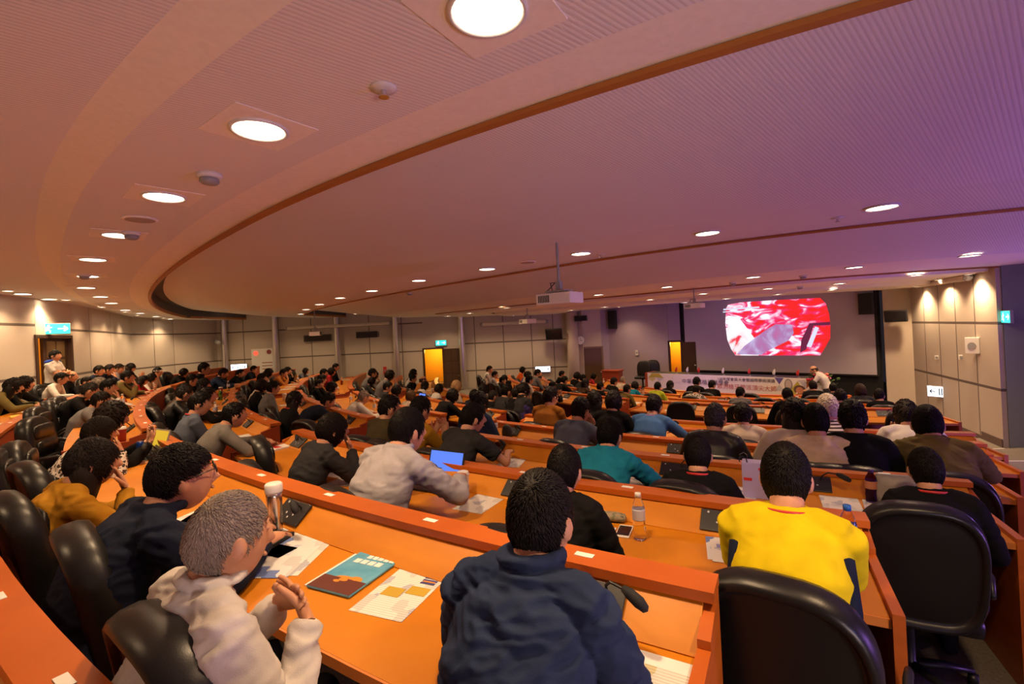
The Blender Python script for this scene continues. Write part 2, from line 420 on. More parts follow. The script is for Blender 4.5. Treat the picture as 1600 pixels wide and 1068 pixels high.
['E', 30.37, 0.82, 1.21, 'cream', 'pale beige shirt', 'short', 'lap'],
['J', 23.17, 0.82, 1.19, 'black', 'black jacket', 'short', 'lap'],
['J', 19.92, 0.82, 1.14, 'charcoal', 'dark jacket', 'short', 'lap'],
['G', 28.26, 0.82, 1.17, 'black', 'black jacket', 'short', 'lap'],
['G', 24.12, 0.82, 1.16, 'black', 'black top', 'bob', 'lap'],
['E', 27.33, 0.82, 1.32, 'stripe', 'cream and brown striped sweater', 'white', 'lap'],
['I', 18.69, 0.82, 1.16, 'charcoal', 'dark top', 'bushy', 'lap'],
['D', 28.62, 0.82, 1.29, 'cream', 'pale beige cardigan', 'long', 'lap'],
['D', 28.13, 0.82, 1.26, 'creamy', 'cream sweater vest over grey shirt', 'short', 'lap'],
['D', 27.24, 0.82, 1.29, 'black', 'black jacket', 'short', 'lap'],
['B', 28.98, 0.58, 1.18, 'yellow', 'bright yellow sports shirt', 'short', 'yellow'],
['H', 19.17, 0.82, 1.14, 'black', 'black suit jacket', 'short', 'lap'],
['E', 24.73, 0.7, 1.24, 'white', 'white patterned top', 'bob', 'chinL'],
['D', 25.49, 0.62, 1.25, 'olive', 'mustard olive sweater', 'short', 'desk'],
['C', 26.66, 0.62, 1.07, 'black', 'black jacket with red lanyard', 'short', 'desk']]
ITEMS=[('tumbler', 'A', 35.68, 0.251, 0.0, 'steel tumbler with white lid on the tenth row desk'),
('sheet_big', 'A', 34.83, 0.339, 30.0, 'large white printed sheet under the black tablet case'),
('tablet', 'A', 35.39, 0.369, 20.0, 'black tablet case lying on white printed sheet'),
('leaflet_dark', 'A', 35.0, 0.146, 10.0, 'dark leaflet with pink picture beside the tumbler'),
('leaflet_blue', 'A', 35.78, 0.252, 5.0, 'blue and white leaflet beneath the steel tumbler'),
('brochure', 'A', 33.52, 0.314, 8.0, 'blue brochure with orange shapes beside white flyer'),
('flyer', 'A', 32.73, 0.325, 10.0, 'white flyer with gold bars next to blue brochure'),
('map', 'A', 29.97, 0.201, 0.0, 'white map sheet with orange box near desk end'),
('sheet', 'A', 37.41, 0.181, 40.0, 'plain white sheet in front of grey haired person'),
('sheet', 'A', 37.52, 0.33, 25.0, 'white paper beside the navy hooded person'),
('sheet', 'A', 43.26, 0.271, 20.0, 'white paper with red print near blue can'),
('sheet', 'A', 43.89, 0.174, 15.0, 'printed white paper beside open laptop'),
('can', 'A', 43.21, 0.127, 0.0, 'tall blue can at the tenth row aisle end'),
('laptop', 'A', 44.75, 0.208, 15.0, 'open silver laptop with yellow picture near blue can'),
('bottle_green', 'A', 49.44, 0.143, 0.0, 'green bottle on the tenth row desk behind laptop'),
('cup_red', 'A', 46.39, 0.103, 0.0, 'dark red drink cup beside open laptop'),
('sheet', 'A', 52.73, 0.13, 10.0, 'white papers near the green bottle'),
('tissue', 'A', 54.17, 0.211, 0.0, 'white paper box by the green bottle'),
('cup_white', 'B', 35.17, 0.118, 0.0, 'white paper cup with lid on the ninth row'),
('sheet', 'B', 34.48, 0.195, 5.0, 'white paper under black panel beside paper cup'),
('laptop_blue', 'B', 36.11, 0.203, 5.0, 'dark laptop with glowing blue screen by light grey shirt'),
('pencil_case', 'B', 31.84, 0.089, 12.0, 'floral pencil case lying near clear water bottle'),
('bottle_clear', 'B', 31.09, 0.386, 0.0, 'clear water bottle with white cap, ninth row'),
('phone_white', 'B', 31.4, 0.339, 8.0, 'white smartphone with black screen by water bottle'),
('notepad', 'B', 31.7, 0.366, 0.0, 'small white notepad left of white smartphone'),
('pen', 'B', 31.95, 0.245, 10.0, 'white pen above small notepad'),
('leaflet', 'B', 29.82, 0.16, 10.0, 'blue and white leaflets beside yellow sports shirt'),
('bottle_blue', 'B', 28.23, 0.016, 0.0, 'water bottle with blue cap and label, ninth row end'),
('phone_dark', 'B', 28.2, 0.152, 85.0, 'dark smartphone in front of blue capped bottle'),
('sheet', 'B', 39.18, 0.162, 8.0, 'stacked white papers beside charcoal grey top'),
('sheet', 'B', 38.45, 0.423, 15.0, 'white paper by light grey shirt person'),
('folder', 'B', 43.82, 0.172, 10.0, 'white and red folder at ninth row aisle end'),
('sheet', 'C', 31.83, 0.182, 5.0, 'white printed sheets beside teal shirt'),
('sheet', 'C', 32.46, 0.205, 0.0, 'white leaflet under teal sleeve'),
('leaflet', 'C', 29.97, 0.267, 5.0, 'blue and white leaflet left of lavender bag'),
('tote', 'C', 29.55, 0.37, 0.0, 'lavender paper bag with red marks on eighth row'),
('sheet', 'C', 27.91, 0.294, 0.0, 'blank white sheet by purple bottle'),
('sheet', 'C', 27.12, 0.203, -5.0, 'white sheet in front of grey pouch'),
('bottle_purple', 'C', 27.29, 0.044, 0.0, 'purple drinking bottle with orange label'),
('pouch', 'C', 26.77, -0.005, 0.0, 'grey leather pouch beside purple bottle'),
('bottle_tea', 'C', 37.42, 0.087, 0.0, 'small amber tea bottle by yellow notebook'),
('notebook', 'C', 37.19, 0.183, 15.0, 'yellow notebook beside charcoal t-shirt'),
('sheet', 'C', 36.56, 0.336, 20.0, 'white sheet with dark pen, eighth row'),
('bottle_clear', 'C', 41.85, -0.087, 0.0, 'clear water bottle left of dark laptop, eighth row'),
('bottle_clear', 'D', 41.32, -0.035, 0.0, 'clear water bottle in front of black bag, seventh row'),
('case_black', 'D', 40.58, -0.007, 0.0, 'black fabric case on seventh row desk'),
('sheet', 'E', 25.78, -0.338, 0.0, 'white paper on sixth row near patterned top'),
('cup_white', 'E', 24.54, -1.181, 0.0, 'small white cup on sixth row desk'),
('sheet', 'E', 41.48, 0.131, 0.0, 'white paper near orange brown jacket'),
('sheet', 'F', 46.02, -0.632, 0.0, 'white paper on fifth row near black coat'),
('sheet', 'E', 48.8, -0.024, 10.0, 'white sheet at sixth row aisle end'),
('bottle_green', 'B', 61.97, 0.251, 0.0, 'green bottle on the ninth row near slate shirt'),
('sheet', 'B', 56.27, 0.273, 5.0, 'white papers before the black jacket person, ninth row'),
('sheet', 'B', 71.13, 0.281, 5.0, 'white papers beside pink cup, ninth row'),
('cup_red', 'B', 65.31, 0.403, 0.0, 'pink cup behind green bottle on ninth row'),
('sheet', 'C', 53.64, 0.409, 5.0, 'white papers by the long haired black coat'),
('sheet', 'C', 58.92, 0.317, 5.0, 'white sheet before dark grey jacket, eighth row'),
('sheet', 'C', 72.63, 0.338, 5.0, 'white sheet with yellow cup, eighth row'),
('laptop_dark', 'C', 77.58, 0.764, 0.0, 'black laptop in front of orange sleeves'),
('sheet', 'E', 30.15, -0.046, 0.0, 'white note by pale beige shirt'),
('sheet', 'E', 55.67, -0.168, 5.0, 'white sheet in front of black jacket, sixth row'),
('laptop_blue', 'E', 58.84, -0.826, 5.0, 'small laptop with blue screen, sixth row centre'),
('tablet_lit', 'H', 96.7, -0.142, 0.0, 'bright lit tablet on third row near side wall'),
('sheet', 'G', 39.91, 0.285, 0.0, 'white paper on fourth row near blue polo'),
('sheet', 'G', 56.98, 0.174, 0.0, 'white papers on fourth row near black jackets'),
('sheet', 'G', 32.96, 0.001, 0.0, 'white paper on fourth row near grey jacket'),
('folder_yellow', 'Z', 57.61, 0.288, 15.0, 'yellow folder on the back row desk'),
('sheet', 'Z', 55.51, 0.249, 10.0, 'white papers on the back row by yellow folder'),
('cup_blue', 'Z', 69.72, 1.206, 0.0, 'light blue cup on the back row desk'),
('sheet', 'A', 55.15, 0.345, 12.0, 'white papers beside grey hooded sweatshirt'),
('sheet', 'A', 68.97, 0.935, 12.0, 'white sheet before the red jacket')]
CHAIRS=[('A', 37.02, 0.43, ''),
('A', 35.53, 0.68, ''),
('A', 39.76, 0.58, ''),
('A', 40.68, 0.63, ''),
('A', 44.4, 0.53, ''),
('A', 48.62, 0.63, ''),
('A', 52.37, 0.48, ''),
('A', 51.18, 0.53, ''),
('B', 33.87, 0.48, ''),
('B', 36.77, 0.73, ''),
('B', 41.17, 0.43, ''),
('B', 39.15, 0.58, ''),
('C', 26.34, 0.68, ''),
('C', 34.34, 0.68, ''),
('D', 32.35, 0.68, ''),
('D', 29.49, 0.68, ''),
('D', 38.85, 0.68, ''),
('D', 36.17, 0.68, ''),
('C', 40.21, 0.68, ''),
('C', 38.35, 0.43, ''),
('B', 38.02, 0.58, ''),
('E', 36.62, 0.68, ''),
('D', 31.3, 0.68, ''),
('D', 41.0, 0.68, ''),
('E', 41.08, 0.68, ''),
('D', 26.66, 0.68, ''),
('F', 25.75, 0.68, ''),
('E', 34.55, 0.68, ''),
('G', 31.98, 0.68, ''),
('G', 38.14, 0.68, ''),
('G', 27.88, 0.68, ''),
('G', 20.56, 0.68, ''),
('H', 29.74, 0.68, ''),
('H', 31.73, 0.68, ''),
('I', 38.37, 0.68, ''),
('J', 32.86, 0.68, ''),
('J', 30.14, 0.68, ''),
('I', 31.17, 0.68, ''),
('I', 25.9, 0.68, ''),
('I', 23.95, 0.68, ''),
('J', 26.51, 0.68, ''),
('H', 22.07, 0.68, ''),
('G', 22.73, 0.68, ''),
('H', 27.83, 0.68, ''),
('H', 25.66, 0.68, ''),
('B', 41.19, 0.43, ''),
('C', 45.66, 0.74, ''),
('B', 45.23, 0.43, ''),
('B', 45.63, 0.68, ''),
('B', 48.78, 0.63, ''),
('D', 52.87, 0.48, ''),
('D', 51.57, 0.74, ''),
('B', 42.58, 0.43, ''),
('F', 63.35, 0.74, ''),
('F', 47.75, 0.68, '')]
DEVICES=[('smoke', -1.928, 3.1, 2.78),
('smoke', -3.6, 4.541, 2.78),
('smoke', -6.173, 6.892, 2.78),
('sprinkler', -0.524, 2.133, 2.78),
('speaker', -3.157, 4.087, 2.78),
('sprinkler', 1.288, 6.627, 2.663),
('sprinkler', 3.447, 4.942, 2.665),
('smoke', 4.726, 10.042, 2.443),
('smoke', 5.704, 9.202, 2.446),
('smoke', 6.772, 11.064, 2.354),
('speaker', 0.279, 7.038, 2.665),
('smoke', -2.519, 11.884, 2.735)]
PROF=[(25.5, 1.24),
(22.5, 1.22),
(19.05, 1.165),
(18.86, 1.12),
(17.7, 1.12),
(17.699, 1.4),
(16.9, 1.31),
(14.66, 1.01),
(13.2, 1.0),
(13.199, 1.18),
(10.3, 0.8),
(8.15, 0.775),
(8.149, 0.8),
(7.95, 0.7),
(6.1, 0.69),
(6.09, 0.72),
(5.9, 0.62),
(4.0, 0.62),
(2.5, 0.7),
(0.0, 0.76)]
# ---------------------------------------------------------------- people
def remesh(bm,voxel,name,smooth=4,disp=None):
    me=bpy.data.meshes.new(name+'_src'); bmesh.ops.recalc_face_normals(bm,faces=bm.faces); bm.to_mesh(me); bm.free()
    o=bpy.data.objects.new('tmp',me); COL.objects.link(o)
    md=o.modifiers.new('r','REMESH'); md.mode='VOXEL'; md.voxel_size=voxel; md.use_smooth_shade=True
    sm=o.modifiers.new('s','SMOOTH'); sm.iterations=smooth; sm.factor=.5
    dg=bpy.context.evaluated_depsgraph_get()
    m2=bpy.data.meshes.new_from_object(o.evaluated_get(dg)); m2.name=name
    bpy.data.objects.remove(o); bpy.data.meshes.remove(me)
    if disp:
        ns=[v.normal.copy() for v in m2.vertices]
        for v,n in zip(m2.vertices,ns): v.co+=n*disp(v.co)
    for p in m2.polygons: p.use_smooth=True
    return m2
def headpt(d,k=1.):
    """star-shaped head: unit direction -> point (metres, head centre frame, +y is the face)"""
    x,y,z=d
    w=.0745;dp=.098;h=.119
    if z<0:
        w*=1-.26*(-z)**1.6
        if y<0: dp*=1-.42*max(0,-z-.12)/.88
        else: dp*=1+.02*(-z)
    else:
        dp*=1+.03*(1-z) if y<0 else 1
    return Vector((x*w*k,y*dp*k,z*h*k))
def sph(u,v):
    for i in range(v+1):
        th=math.pi*i/v
        yield i,[(math.sin(th)*math.cos(2*math.pi*j/u),math.sin(th)*math.sin(2*math.pi*j/u),math.cos(th)) for j in range(u)]
def star(bm,u,v,fn,M=None):
    g=[]
    for i,ring in sph(u,v):
        if i in (0,v):
            p=fn(ring[0]); g.append([bm.verts.new(M@p if M is not None else p)])
        else: g.append([bm.verts.new(M@fn(d) if M is not None else fn(d)) for d in ring])
    for a,b in zip(g,g[1:]):
        for j in range(u):
            k=(j+1)%u
            if len(a)==1: bm.faces.new((a[0],b[j],b[k]))
            elif len(b)==1: bm.faces.new((a[j],b[0],a[k]))
            else: bm.faces.new((a[j],b[j],b[k],a[k]))
def sstep(a,b,x):
    t=max(0.,min(1.,(x-a)/(b-a))) if b!=a else float(x>a); return t*t*(3-2*t)
def lerp_tab(tab,a):
    for (a0,v0),(a1,v1) in zip(tab,tab[1:]):
        if a<=a1: return v0+(v1-v0)*sstep(a0,a1,a)
    return tab[-1][1]
SHORT=[(0,.50),(45,.42),(72,.08),(88,-.12),(98,.14),(112,.0),(128,-.5),(180,-.58)]
BOB=[(0,.34),(40,.2),(66,-.45),(100,-.85),(180,-.95)]
HAIR=dict(short=(SHORT,.15,.085),gray=(SHORT,.075,.06),white=(SHORT,.16,.15),thin=([(0,.72)]+SHORT[1:],.06,.08),brown=(BOB,.17,.16),blond=(BOB,.2,.2),bushy=(BOB,.36,.36),
 bowl=([(0,.50),(45,.44),(68,.26),(96,.24),(114,-.12),(180,-.5)],.20,.15),bald=(SHORT,.02,.05),bob=(BOB,.17,.17),long=(BOB,.16,.17),bun=(BOB,.15,.15))
HCOL=dict(short=(.008,.0055,.004),gray=(.27,.22,.175),white=(.52,.44,.36),thin=(.03,.024,.02),brown=(.10,.05,.022),blond=(.36,.22,.10),bushy=(.035,.016,.008),bowl=(.007,.005,.004),bald=(.05,.035,.025),bob=(.010,.006,.004),long=(.010,.0065,.005),bun=(.03,.018,.01))
def hair_mesh(kind,hi=False):
    tab,tt,ts=HAIR[kind]; bm=bmesh.new()
    u,v=(64,44) if hi else (24,16)
    sd=random.random()*50
    def fn(d):
        az=abs(math.degrees(math.atan2(d[0],d[1])))
        hl=lerp_tab(tab,az); w=.10 if not hi else .05
        m=sstep(hl-w,hl+w,d[2]+.05*noise.noise(Vector(d)*9+Vector((sd,0,0))))
        if kind=='bald': m*=1-sstep(.42,.62,d[2])
        t=ts+(tt-ts)*sstep(0,.8,d[2])
        q=Vector((d[0]*6,d[1]*6,d[2]*2))
        nz=noise.noise(q*1.3+Vector((sd,1,2)))*.035
        if hi:
            a2=math.atan2(d[0],d[1]+.25)
            nz+=.022*noise.noise(Vector((a2*11,d[2]*2.5,sd)))+.012*noise.noise(Vector((a2*26,d[2]*5,sd+9)))
        return headpt(d,1+m*(t+nz*(t/.15))-(1-m)*.10)
    star(bm,u,v,fn)
    rnd=random.Random(len(kind)*7+hi); nC=(5200 if hi else 420)
    if kind in('bald','gray','thin'): nC=int(nC*.8)
    Wd=Vector((.12,-.5,.86)).normalized(); made=0
    for _ in range(nC*6):
        if made>=nC: break
        zc=rnd.uniform(-1,1); a2=rnd.uniform(-math.pi,math.pi); q=math.sqrt(1-zc*zc); d=Vector((q*math.sin(a2),q*math.cos(a2),zc))
        hl=lerp_tab(tab,abs(math.degrees(a2)))
        m=sstep(hl-.04,hl+.06,zc)
        if kind=='bald': m*=1-sstep(.42,.58,zc)
        if m<.55: continue
        made+=1
        tn=(d-Wd*d.dot(Wd)); tn=tn-d*tn.dot(d)
        tn=(d*d.dot(Wd)-Wd); tn=tn.normalized() if tn.length>1e-4 else Vector((1,0,0))
        if tn.z>.2: tn=(tn+Vector((0,0,-.6))); tn=(tn-d*tn.dot(d)).normalized()
        sw=Vector((rnd.uniform(-.3,.3),rnd.uniform(-.3,.3),rnd.uniform(-.2,.2)))
        L=(.26 if kind not in('gray','bald','thin','white') else .17)*rnd.uniform(.7,1.3)
        t=(ts+(tt-ts)*sstep(0,.8,zc))*m
        d1=(d+(tn+sw*.5)*L*.5).normalized(); d2=(d+(tn+sw)*L).normalized()
        if kind in('bob','long','brown','blond','bushy') and d2.z<-.9: continue
        p0=headpt(d,1+t*.7); p1=headpt(d1,1+t*1.08+rnd.uniform(0,.03)); p2=headpt(d2,1+t*.85+rnd.uniform(-.01,.045))
        sd_=tn.cross(d).normalized()*(.0021 if hi else .0065); up=d*(.0016 if hi else .004)
        A=[bm.verts.new(p0+x) for x in (sd_,-sd_,up)]; B=[bm.verts.new(p1+x*.9) for x in (sd_,-sd_,up)]; T=bm.verts.new(p2)
        for j in range(3):
            bm.faces.new((A[j],A[(j+1)%3],B[(j+1)%3],B[j])); bm.faces.new((B[j],B[(j+1)%3],T))
    if kind=='long':
        tube(bm,[(0,-.02,.03),(0,-.032,-.06),(0,-.05,-.15),(0,-.065,-.23),(0,-.07,-.29)],[(.084,.078),(.094,.075),(.102,.06),(.095,.045),(.06,.02)],20,(1,0,0))
    if kind=='bun': ball(bm,(0,-.115,.06),.042,14,10)
    return mesh_of(bm,'hair_'+kind)
_HM={}
def hairmesh(kind,hi=False):
    if (kind,hi) not in _HM: _HM[(kind,hi)]=hair_mesh(kind,hi)
    return _HM[(kind,hi)]
def cap_mesh():
    bm=bmesh.new()
    star(bm,20,12,lambda d: headpt(d,1+(.13 if d[2]>.18 else -.15)))
    tube(bm,[(0,.08,.04),(0,.14,.035),(0,.185,.02)],[(.07,.008),(.066,.007),(.03,.005)],12,(1,0,0))
    return mesh_of(bm,'cap')
def ik(a,b,l1,l2,pole):
    a=Vector(a);b=Vector(b);d=b-a;L=d.length
    L2=min(L,(l1+l2)*.995); d.normalize(); b=a+d*L2
    c=(l1*l1-l2*l2+L2*L2)/(2*L2); h=math.sqrt(max(1e-6,l1*l1-c*c))
    p=Vector(pole)-d*Vector(pole).dot(d); p.normalize()
    return a+d*c+p*h,b
def hand(bm,wr,dirv,up,sgn,curl=.5,seg=6,mi=0):
    """palm, four fingers and a thumb; up = back of the hand, sgn=+1 right"""
    d=Vector(dirv).normalized(); u=Vector(up); u=(u-d*u.dot(d)).normalized(); s=d.cross(u)*sgn   # s: towards the thumb-less side
    wr=Vector(wr)
    tube(bm,[wr-d*.02,wr+d*.03,wr+d*.075,wr+d*.095],[(.026,.018),(.036,.017),(.041,.015),(.036,.011)],10,s,mi)
    for i,(off,ln,r) in enumerate(((-.03,.066,.0085),(-.010,.076,.009),(.011,.070,.0085),(.031,.054,.0075))):
        b=wr+d*.088+s*off; p=[b]; ang=0; dd=d
        for k,f in enumerate((.42,.33,.25)):
            ang+=curl*(.55+.12*i)
            dd=d*math.cos(ang)-u*math.sin(ang); p.append(p[-1]+dd*ln*f)
        tube(bm,p,[r,r*.97,r*.88,r*.72],seg,s,mi)
    b=wr+d*.022-s*.030
    t1=(d*.62-s*.62-u*.30).normalized(); t2=(d*.88-s*.25-u*.38).normalized()
    tube(bm,[b,b+t1*.035,b+t1*.035+t2*.03,b+t1*.035+t2*.052],[.0125,.011,.010,.0075],seg,s,mi)
NECKS={}
def make_variant(name,lean=8,hunch=14,hp=0,hyaw=0,roll=0,arms='lap',arms2=None,sleeve='long',collar='crew',fat=1.,sh=.175,voxel=.013,stand=False,disp=None,hi=False,chin=.0,lift=0.,hang=False):
    """builds body, top and trousers meshes in the person's frame (origin on the floor under the hips, +y forward)"""
    hz=.92 if stand else .55
    H=Vector((0,0,hz)); a=R_(lean); d1=Vector((0,math.sin(a),math.cos(a))); b=R_(lean+hunch); d2=Vector((0,math.sin(b),math.cos(b)))
    waist=H+d1*.15; chest=H+d1*.31; shl=chest+d2*.155; c7=chest+d2*.215
    nk=R_(min(lean+hunch+8,46)*.85+chin); dn=Vector((0,math.sin(nk),math.cos(nk)))
    hc=c7+dn*.114+Vector((0,.012,0))
    HM=Matrix.Translation(hc)@Euler((R_(hp),R_(roll),R_(hyaw)),'XYZ').to_matrix().to_4x4()
    head_w=hc.copy()
    S=[shl+Vector((sg*sh,-.005,.0)) for sg in (-1,1)]
    W=[];D=[];UP=[];PO=[]
    for i,sg in enumerate((-1,1)):
        m=(arms if i==1 or arms2 is None else arms2)
        s=S[i]
        if m=='desk': w=Vector((sg*.15,s.y+.36,.80)); po=(sg*1.1,-.15,-.7); d=Vector((-sg*.55,.8,-.05)); up=(0,0,1)
        elif m=='wide': w=Vector((sg*.10,s.y+.27,.80)); po=(sg*.5,-.2,-1.); d=Vector((-sg*.8,.55,-.05)); up=(0,0,1)
        elif m=='narrow': w=Vector((sg*.09,s.y+.33,.80)); po=(sg*.12,.05,-1.); d=Vector((-sg*.5,.8,-.05)); up=(0,0,1)
        elif m=='chin': w=hc+Vector((sg*.035,.125,-.165)); po=(sg*.5,.35,-1); d=Vector((-sg*.15,-.28,1)); up=(0,1,.2)
        elif m=='fold': w=shl+Vector((-sg*.09,.20,-.20)); po=(sg*1.,-.1,-.7); d=Vector((-sg,.05,.05)); up=(0,1,.3)
        elif m=='phone': w=shl+Vector((sg*.06,.33,-.10)); po=(sg*.6,-.1,-1); d=Vector((-sg*.25,.35,.8)); up=(0,.9,-.3)
        elif m=='clasp': w=shl+Vector((sg*.075+.04,.22,-.08)); po=(sg*.45,-.25,-1); d=Vector((-sg*.9,.12,.42)); up=(0,.9,.4)
        elif m=='side': w=s+Vector((sg*.05,.03,-.53)); po=(sg*.2,-1,0); d=Vector((0,.05,-1)); up=(sg,0,0)
        else: w=Vector((sg*.12,s.y*.5+.27,.635)); po=(sg*.8,-.6,-.2); d=Vector((-sg*.45,.85,-.12)); up=(0,0,1)
        W.append(w);D.append(d);UP.append(up);PO.append(po)
    E=[]
    for i in (0,1):
        e,w=ik(S[i],W[i],.285,.25,PO[i]); E.append(e); W[i]=w
    hj=[Vector((sg*.09,.0,hz-.02)) for sg in (-1,1)]
    if stand: kn=[Vector((sg*.095,.03,.49)) for sg in (-1,1)]; an=[Vector((sg*.10,0,.08)) for sg in (-1,1)]
    else: kn=[Vector((sg*.11,.43,.52)) for sg in (-1,1)]; an=[Vector((sg*.11,.40,.09)) for sg in (-1,1)]
    def torso(bm,k,kb,seg=20):
        f=fat
        tube(bm,[H-d1*.07,H,waist,waist*.5+chest*.5,chest,shl-d2*.04,shl+d2*.015,c7-d2*.005],
             [(.15*f*k,.115*f*k),(.172*f*k,.125*f*k),(.158*f*k,.112*f*k),(.165*f*k,.115*f*k),(.178*k*f**.5,.120*f*k),(.175*k,.105*k),(.13*k,.078*k),(.066*kb,.060*kb)],seg,(1,0,0))
        for i,sg in enumerate((-1,1)):
            tube(bm,[c7-d2*(.03+(.02 if k<.9 else 0))+Vector((sg*.03,-.005,0)),shl*.5+S[i]*.5+d2*(.030-(.012 if k<.9 else 0)),S[i]],[.052*k,.058*k,.060*k],12)
    # body
    bm=bmesh.new(); torso(bm,.80 if hi else .86,.80 if hi else .86,14); th=.76 if (hi and sleeve=='long') else .92
    tube(bm,[c7-d2*.05,c7+dn*.02,hc-dn*.05],[(.052,.048),(.057,.058),(.055,.06)],14,(1,0,0))
    star(bm,26,18,lambda d: headpt(d),HM)
    tube(bm,[HM@Vector(p) for p in ((0,.088,.028),(0,.103,-.006),(0,.112,-.028),(0,.096,-.038))],[.009,.0125,.0155,.011],8)
    for sg in (-1,1):
        M2=HM@Matrix.Translation((sg*.079,-.010,-.006))@Euler((R_(-8),0,R_(sg*-22))).to_matrix().to_4x4()
        ball(bm,(0,0,0),(.0095,.021,.033),10,8,0,M2)
    for i in (0,1):
        tube(bm,[S[i],E[i]],[.045*th,.036*th],10); tube(bm,[E[i],W[i]-(W[i]-E[i])*.5,W[i]],[.036*th,.036*th,.026],10); ball(bm,E[i],.037*th)
        tube(bm,[hj[i],kn[i]],[.075,.052],10); ball(bm,kn[i],.052); tube(bm,[kn[i],an[i]],[.05,.035],10)
        tube(bm,[an[i]+Vector((0,-.04,-.04)),an[i]+Vector((0,.14,-.055))],[(.035,.03),(.035,.02)],8,(1,0,0))
    pass
    body=remesh(bm,min(voxel,.0075) if hi else .0115,name+'_body',3)
    bm=bmesh.new(); bm.from_mesh(body)
    for i,sg in enumerate((-1,1)): hand(bm,W[i],D[i],UP[i],sg,.30 if (arms if i else (arms2 or arms))!='phone' else .6,6)
    for sg in (-1,1):
        ball(bm,(sg*.031,.0845,.014),(.0125,.0075,.0065),8,6,1,HM)
        tube(bm,[HM@Vector((sg*x,y,z)) for x,y,z in ((.015,.093,.032),(.032,.089,.037),(.048,.078,.032))],[.0035,.0042,.0028],6,None,2)
    ball(bm,(0,.0885,-.064),(.022,.007,.0065),10,6,3,HM)
    bm.normal_update(); bm.to_mesh(body); bm.free()
    for p in body.polygons: p.use_smooth=True
    body.materials.clear()
    for m in (skin,eyem,browm,lips): body.materials.append(m)
    # top
    bm=bmesh.new(); torso(bm,1.,1.08)
    for i,sg in enumerate((-1,1)):
        ar=1.05
        tube(bm,[S[i]-Vector((sg*.02,0,0)),S[i]*.5+E[i]*.5,E[i]],[.064*ar,.055*ar,.050*ar],14)
        if sleeve=='long':
            ball(bm,E[i],.050*ar)
            tube(bm,[E[i],E[i]*.45+W[i]*.55,W[i]-(W[i]-E[i])*.06],[.050*ar,.047*ar,.036*ar],14)
        elif sleeve=='short':
            tube(bm,[S[i],S[i]*.45+E[i]*.55],[.066,.064],14)
    if sleeve=='short':   # sleeves stop above the elbow
        bm.free(); bm=bmesh.new(); torso(bm,1.,1.08)
        for i,sg in enumerate((-1,1)): tube(bm,[S[i]-Vector((sg*.03,0,0)),S[i],S[i]*.35+E[i]*.65],[.062,.064,.061],14)
    if collar in('shirt','crew','hood'):
        n=14; hgt={'shirt':.060,'crew':.010,'hood':.014}[collar]; r={'shirt':.067,'crew':.066,'hood':.073}[collar]
        pts=[c7+dn*(.012+hgt*.4)+Vector((math.cos(2*math.pi*j/n)*r,math.sin(2*math.pi*j/n)*r*.98,-.010*math.sin(2*math.pi*j/n))) for j in range(n+1)]
        tube(bm,pts,(.0085,hgt) if False else {'shirt':.013 if name!='near_leaning' else .020,'crew':.011,'hood':.018}[collar],8,None,0,False)
    if collar=='hood':
        tube(bm,[c7+Vector((-.115,-.01,-.02)),c7+Vector((-.085,-.085,-.035)),c7+Vector((0,-.120,-.055)),c7+Vector((.085,-.085,-.035)),c7+Vector((.115,-.01,-.02))],[.03,.043,.055,.043,.03],12)
    if hang: pass
    top=remesh(bm,voxel,name+'_top',4,disp)
    # trousers
    bm=bmesh.new()
    tube(bm,[H+d1*.08,H,H-Vector((0,0,.06))],[(.165*fat,.122*fat),(.182*fat,.135*fat),(.15,.11)],14,(1,0,0))
    for i,sg in enumerate((-1,1)):
        tube(bm,[hj[i]+Vector((0,0,-.02)),hj[i]*.4+kn[i]*.6,kn[i]],[.098,.085,.068],12); ball(bm,kn[i],.067)
        tube(bm,[kn[i],kn[i]*.5+an[i]*.5,an[i]],[.067,.058,.05],12)
        tube(bm,[an[i]+Vector((0,-.05,-.03)),an[i]+Vector((0,.06,-.035)),an[i]+Vector((0,.18,-.055))],[(.042,.042),(.046,.042),(.042,.025)],10,(1,0,0))
    tr=remesh(bm,.017 if not hi else .012,name+'_trousers',3)
    return dict(body=body,top=top,tr=tr,HM=HM,hc=hc,c7=c7,W=W,shl=shl,dn=dn)
def folds(freq,amp,seed=0.,fine=.35):
    def f(p):
        q=Vector((p.x*freq+seed,p.y*freq*.8,p.z*freq*2.1))
        w=noise.noise_vector(q*.4)*1.3
        a=1-abs(noise.noise(q+w))*2.6
        b=1-abs(noise.noise(q*2.1+w*1.5+Vector((7,3,1))))*2.6
        return amp*(max(a,-.6)*.7-.1)+amp*fine*b
    return f
def lanyard_mesh(v):
    bm=bmesh.new(); n=16; q=v['c7']+v['dn']*.020
    pts=[q+Vector((math.cos(t)*.084,math.sin(t)*.083,.016*math.sin(-t)-.012)) for t in [math.pi*(.12-1.24*j/n) for j in range(n+1)]]
    tube(bm,pts,[(.0075,.0035)]*len(pts),6,(0,0,1))
    return mesh_of(bm,'lanyard')
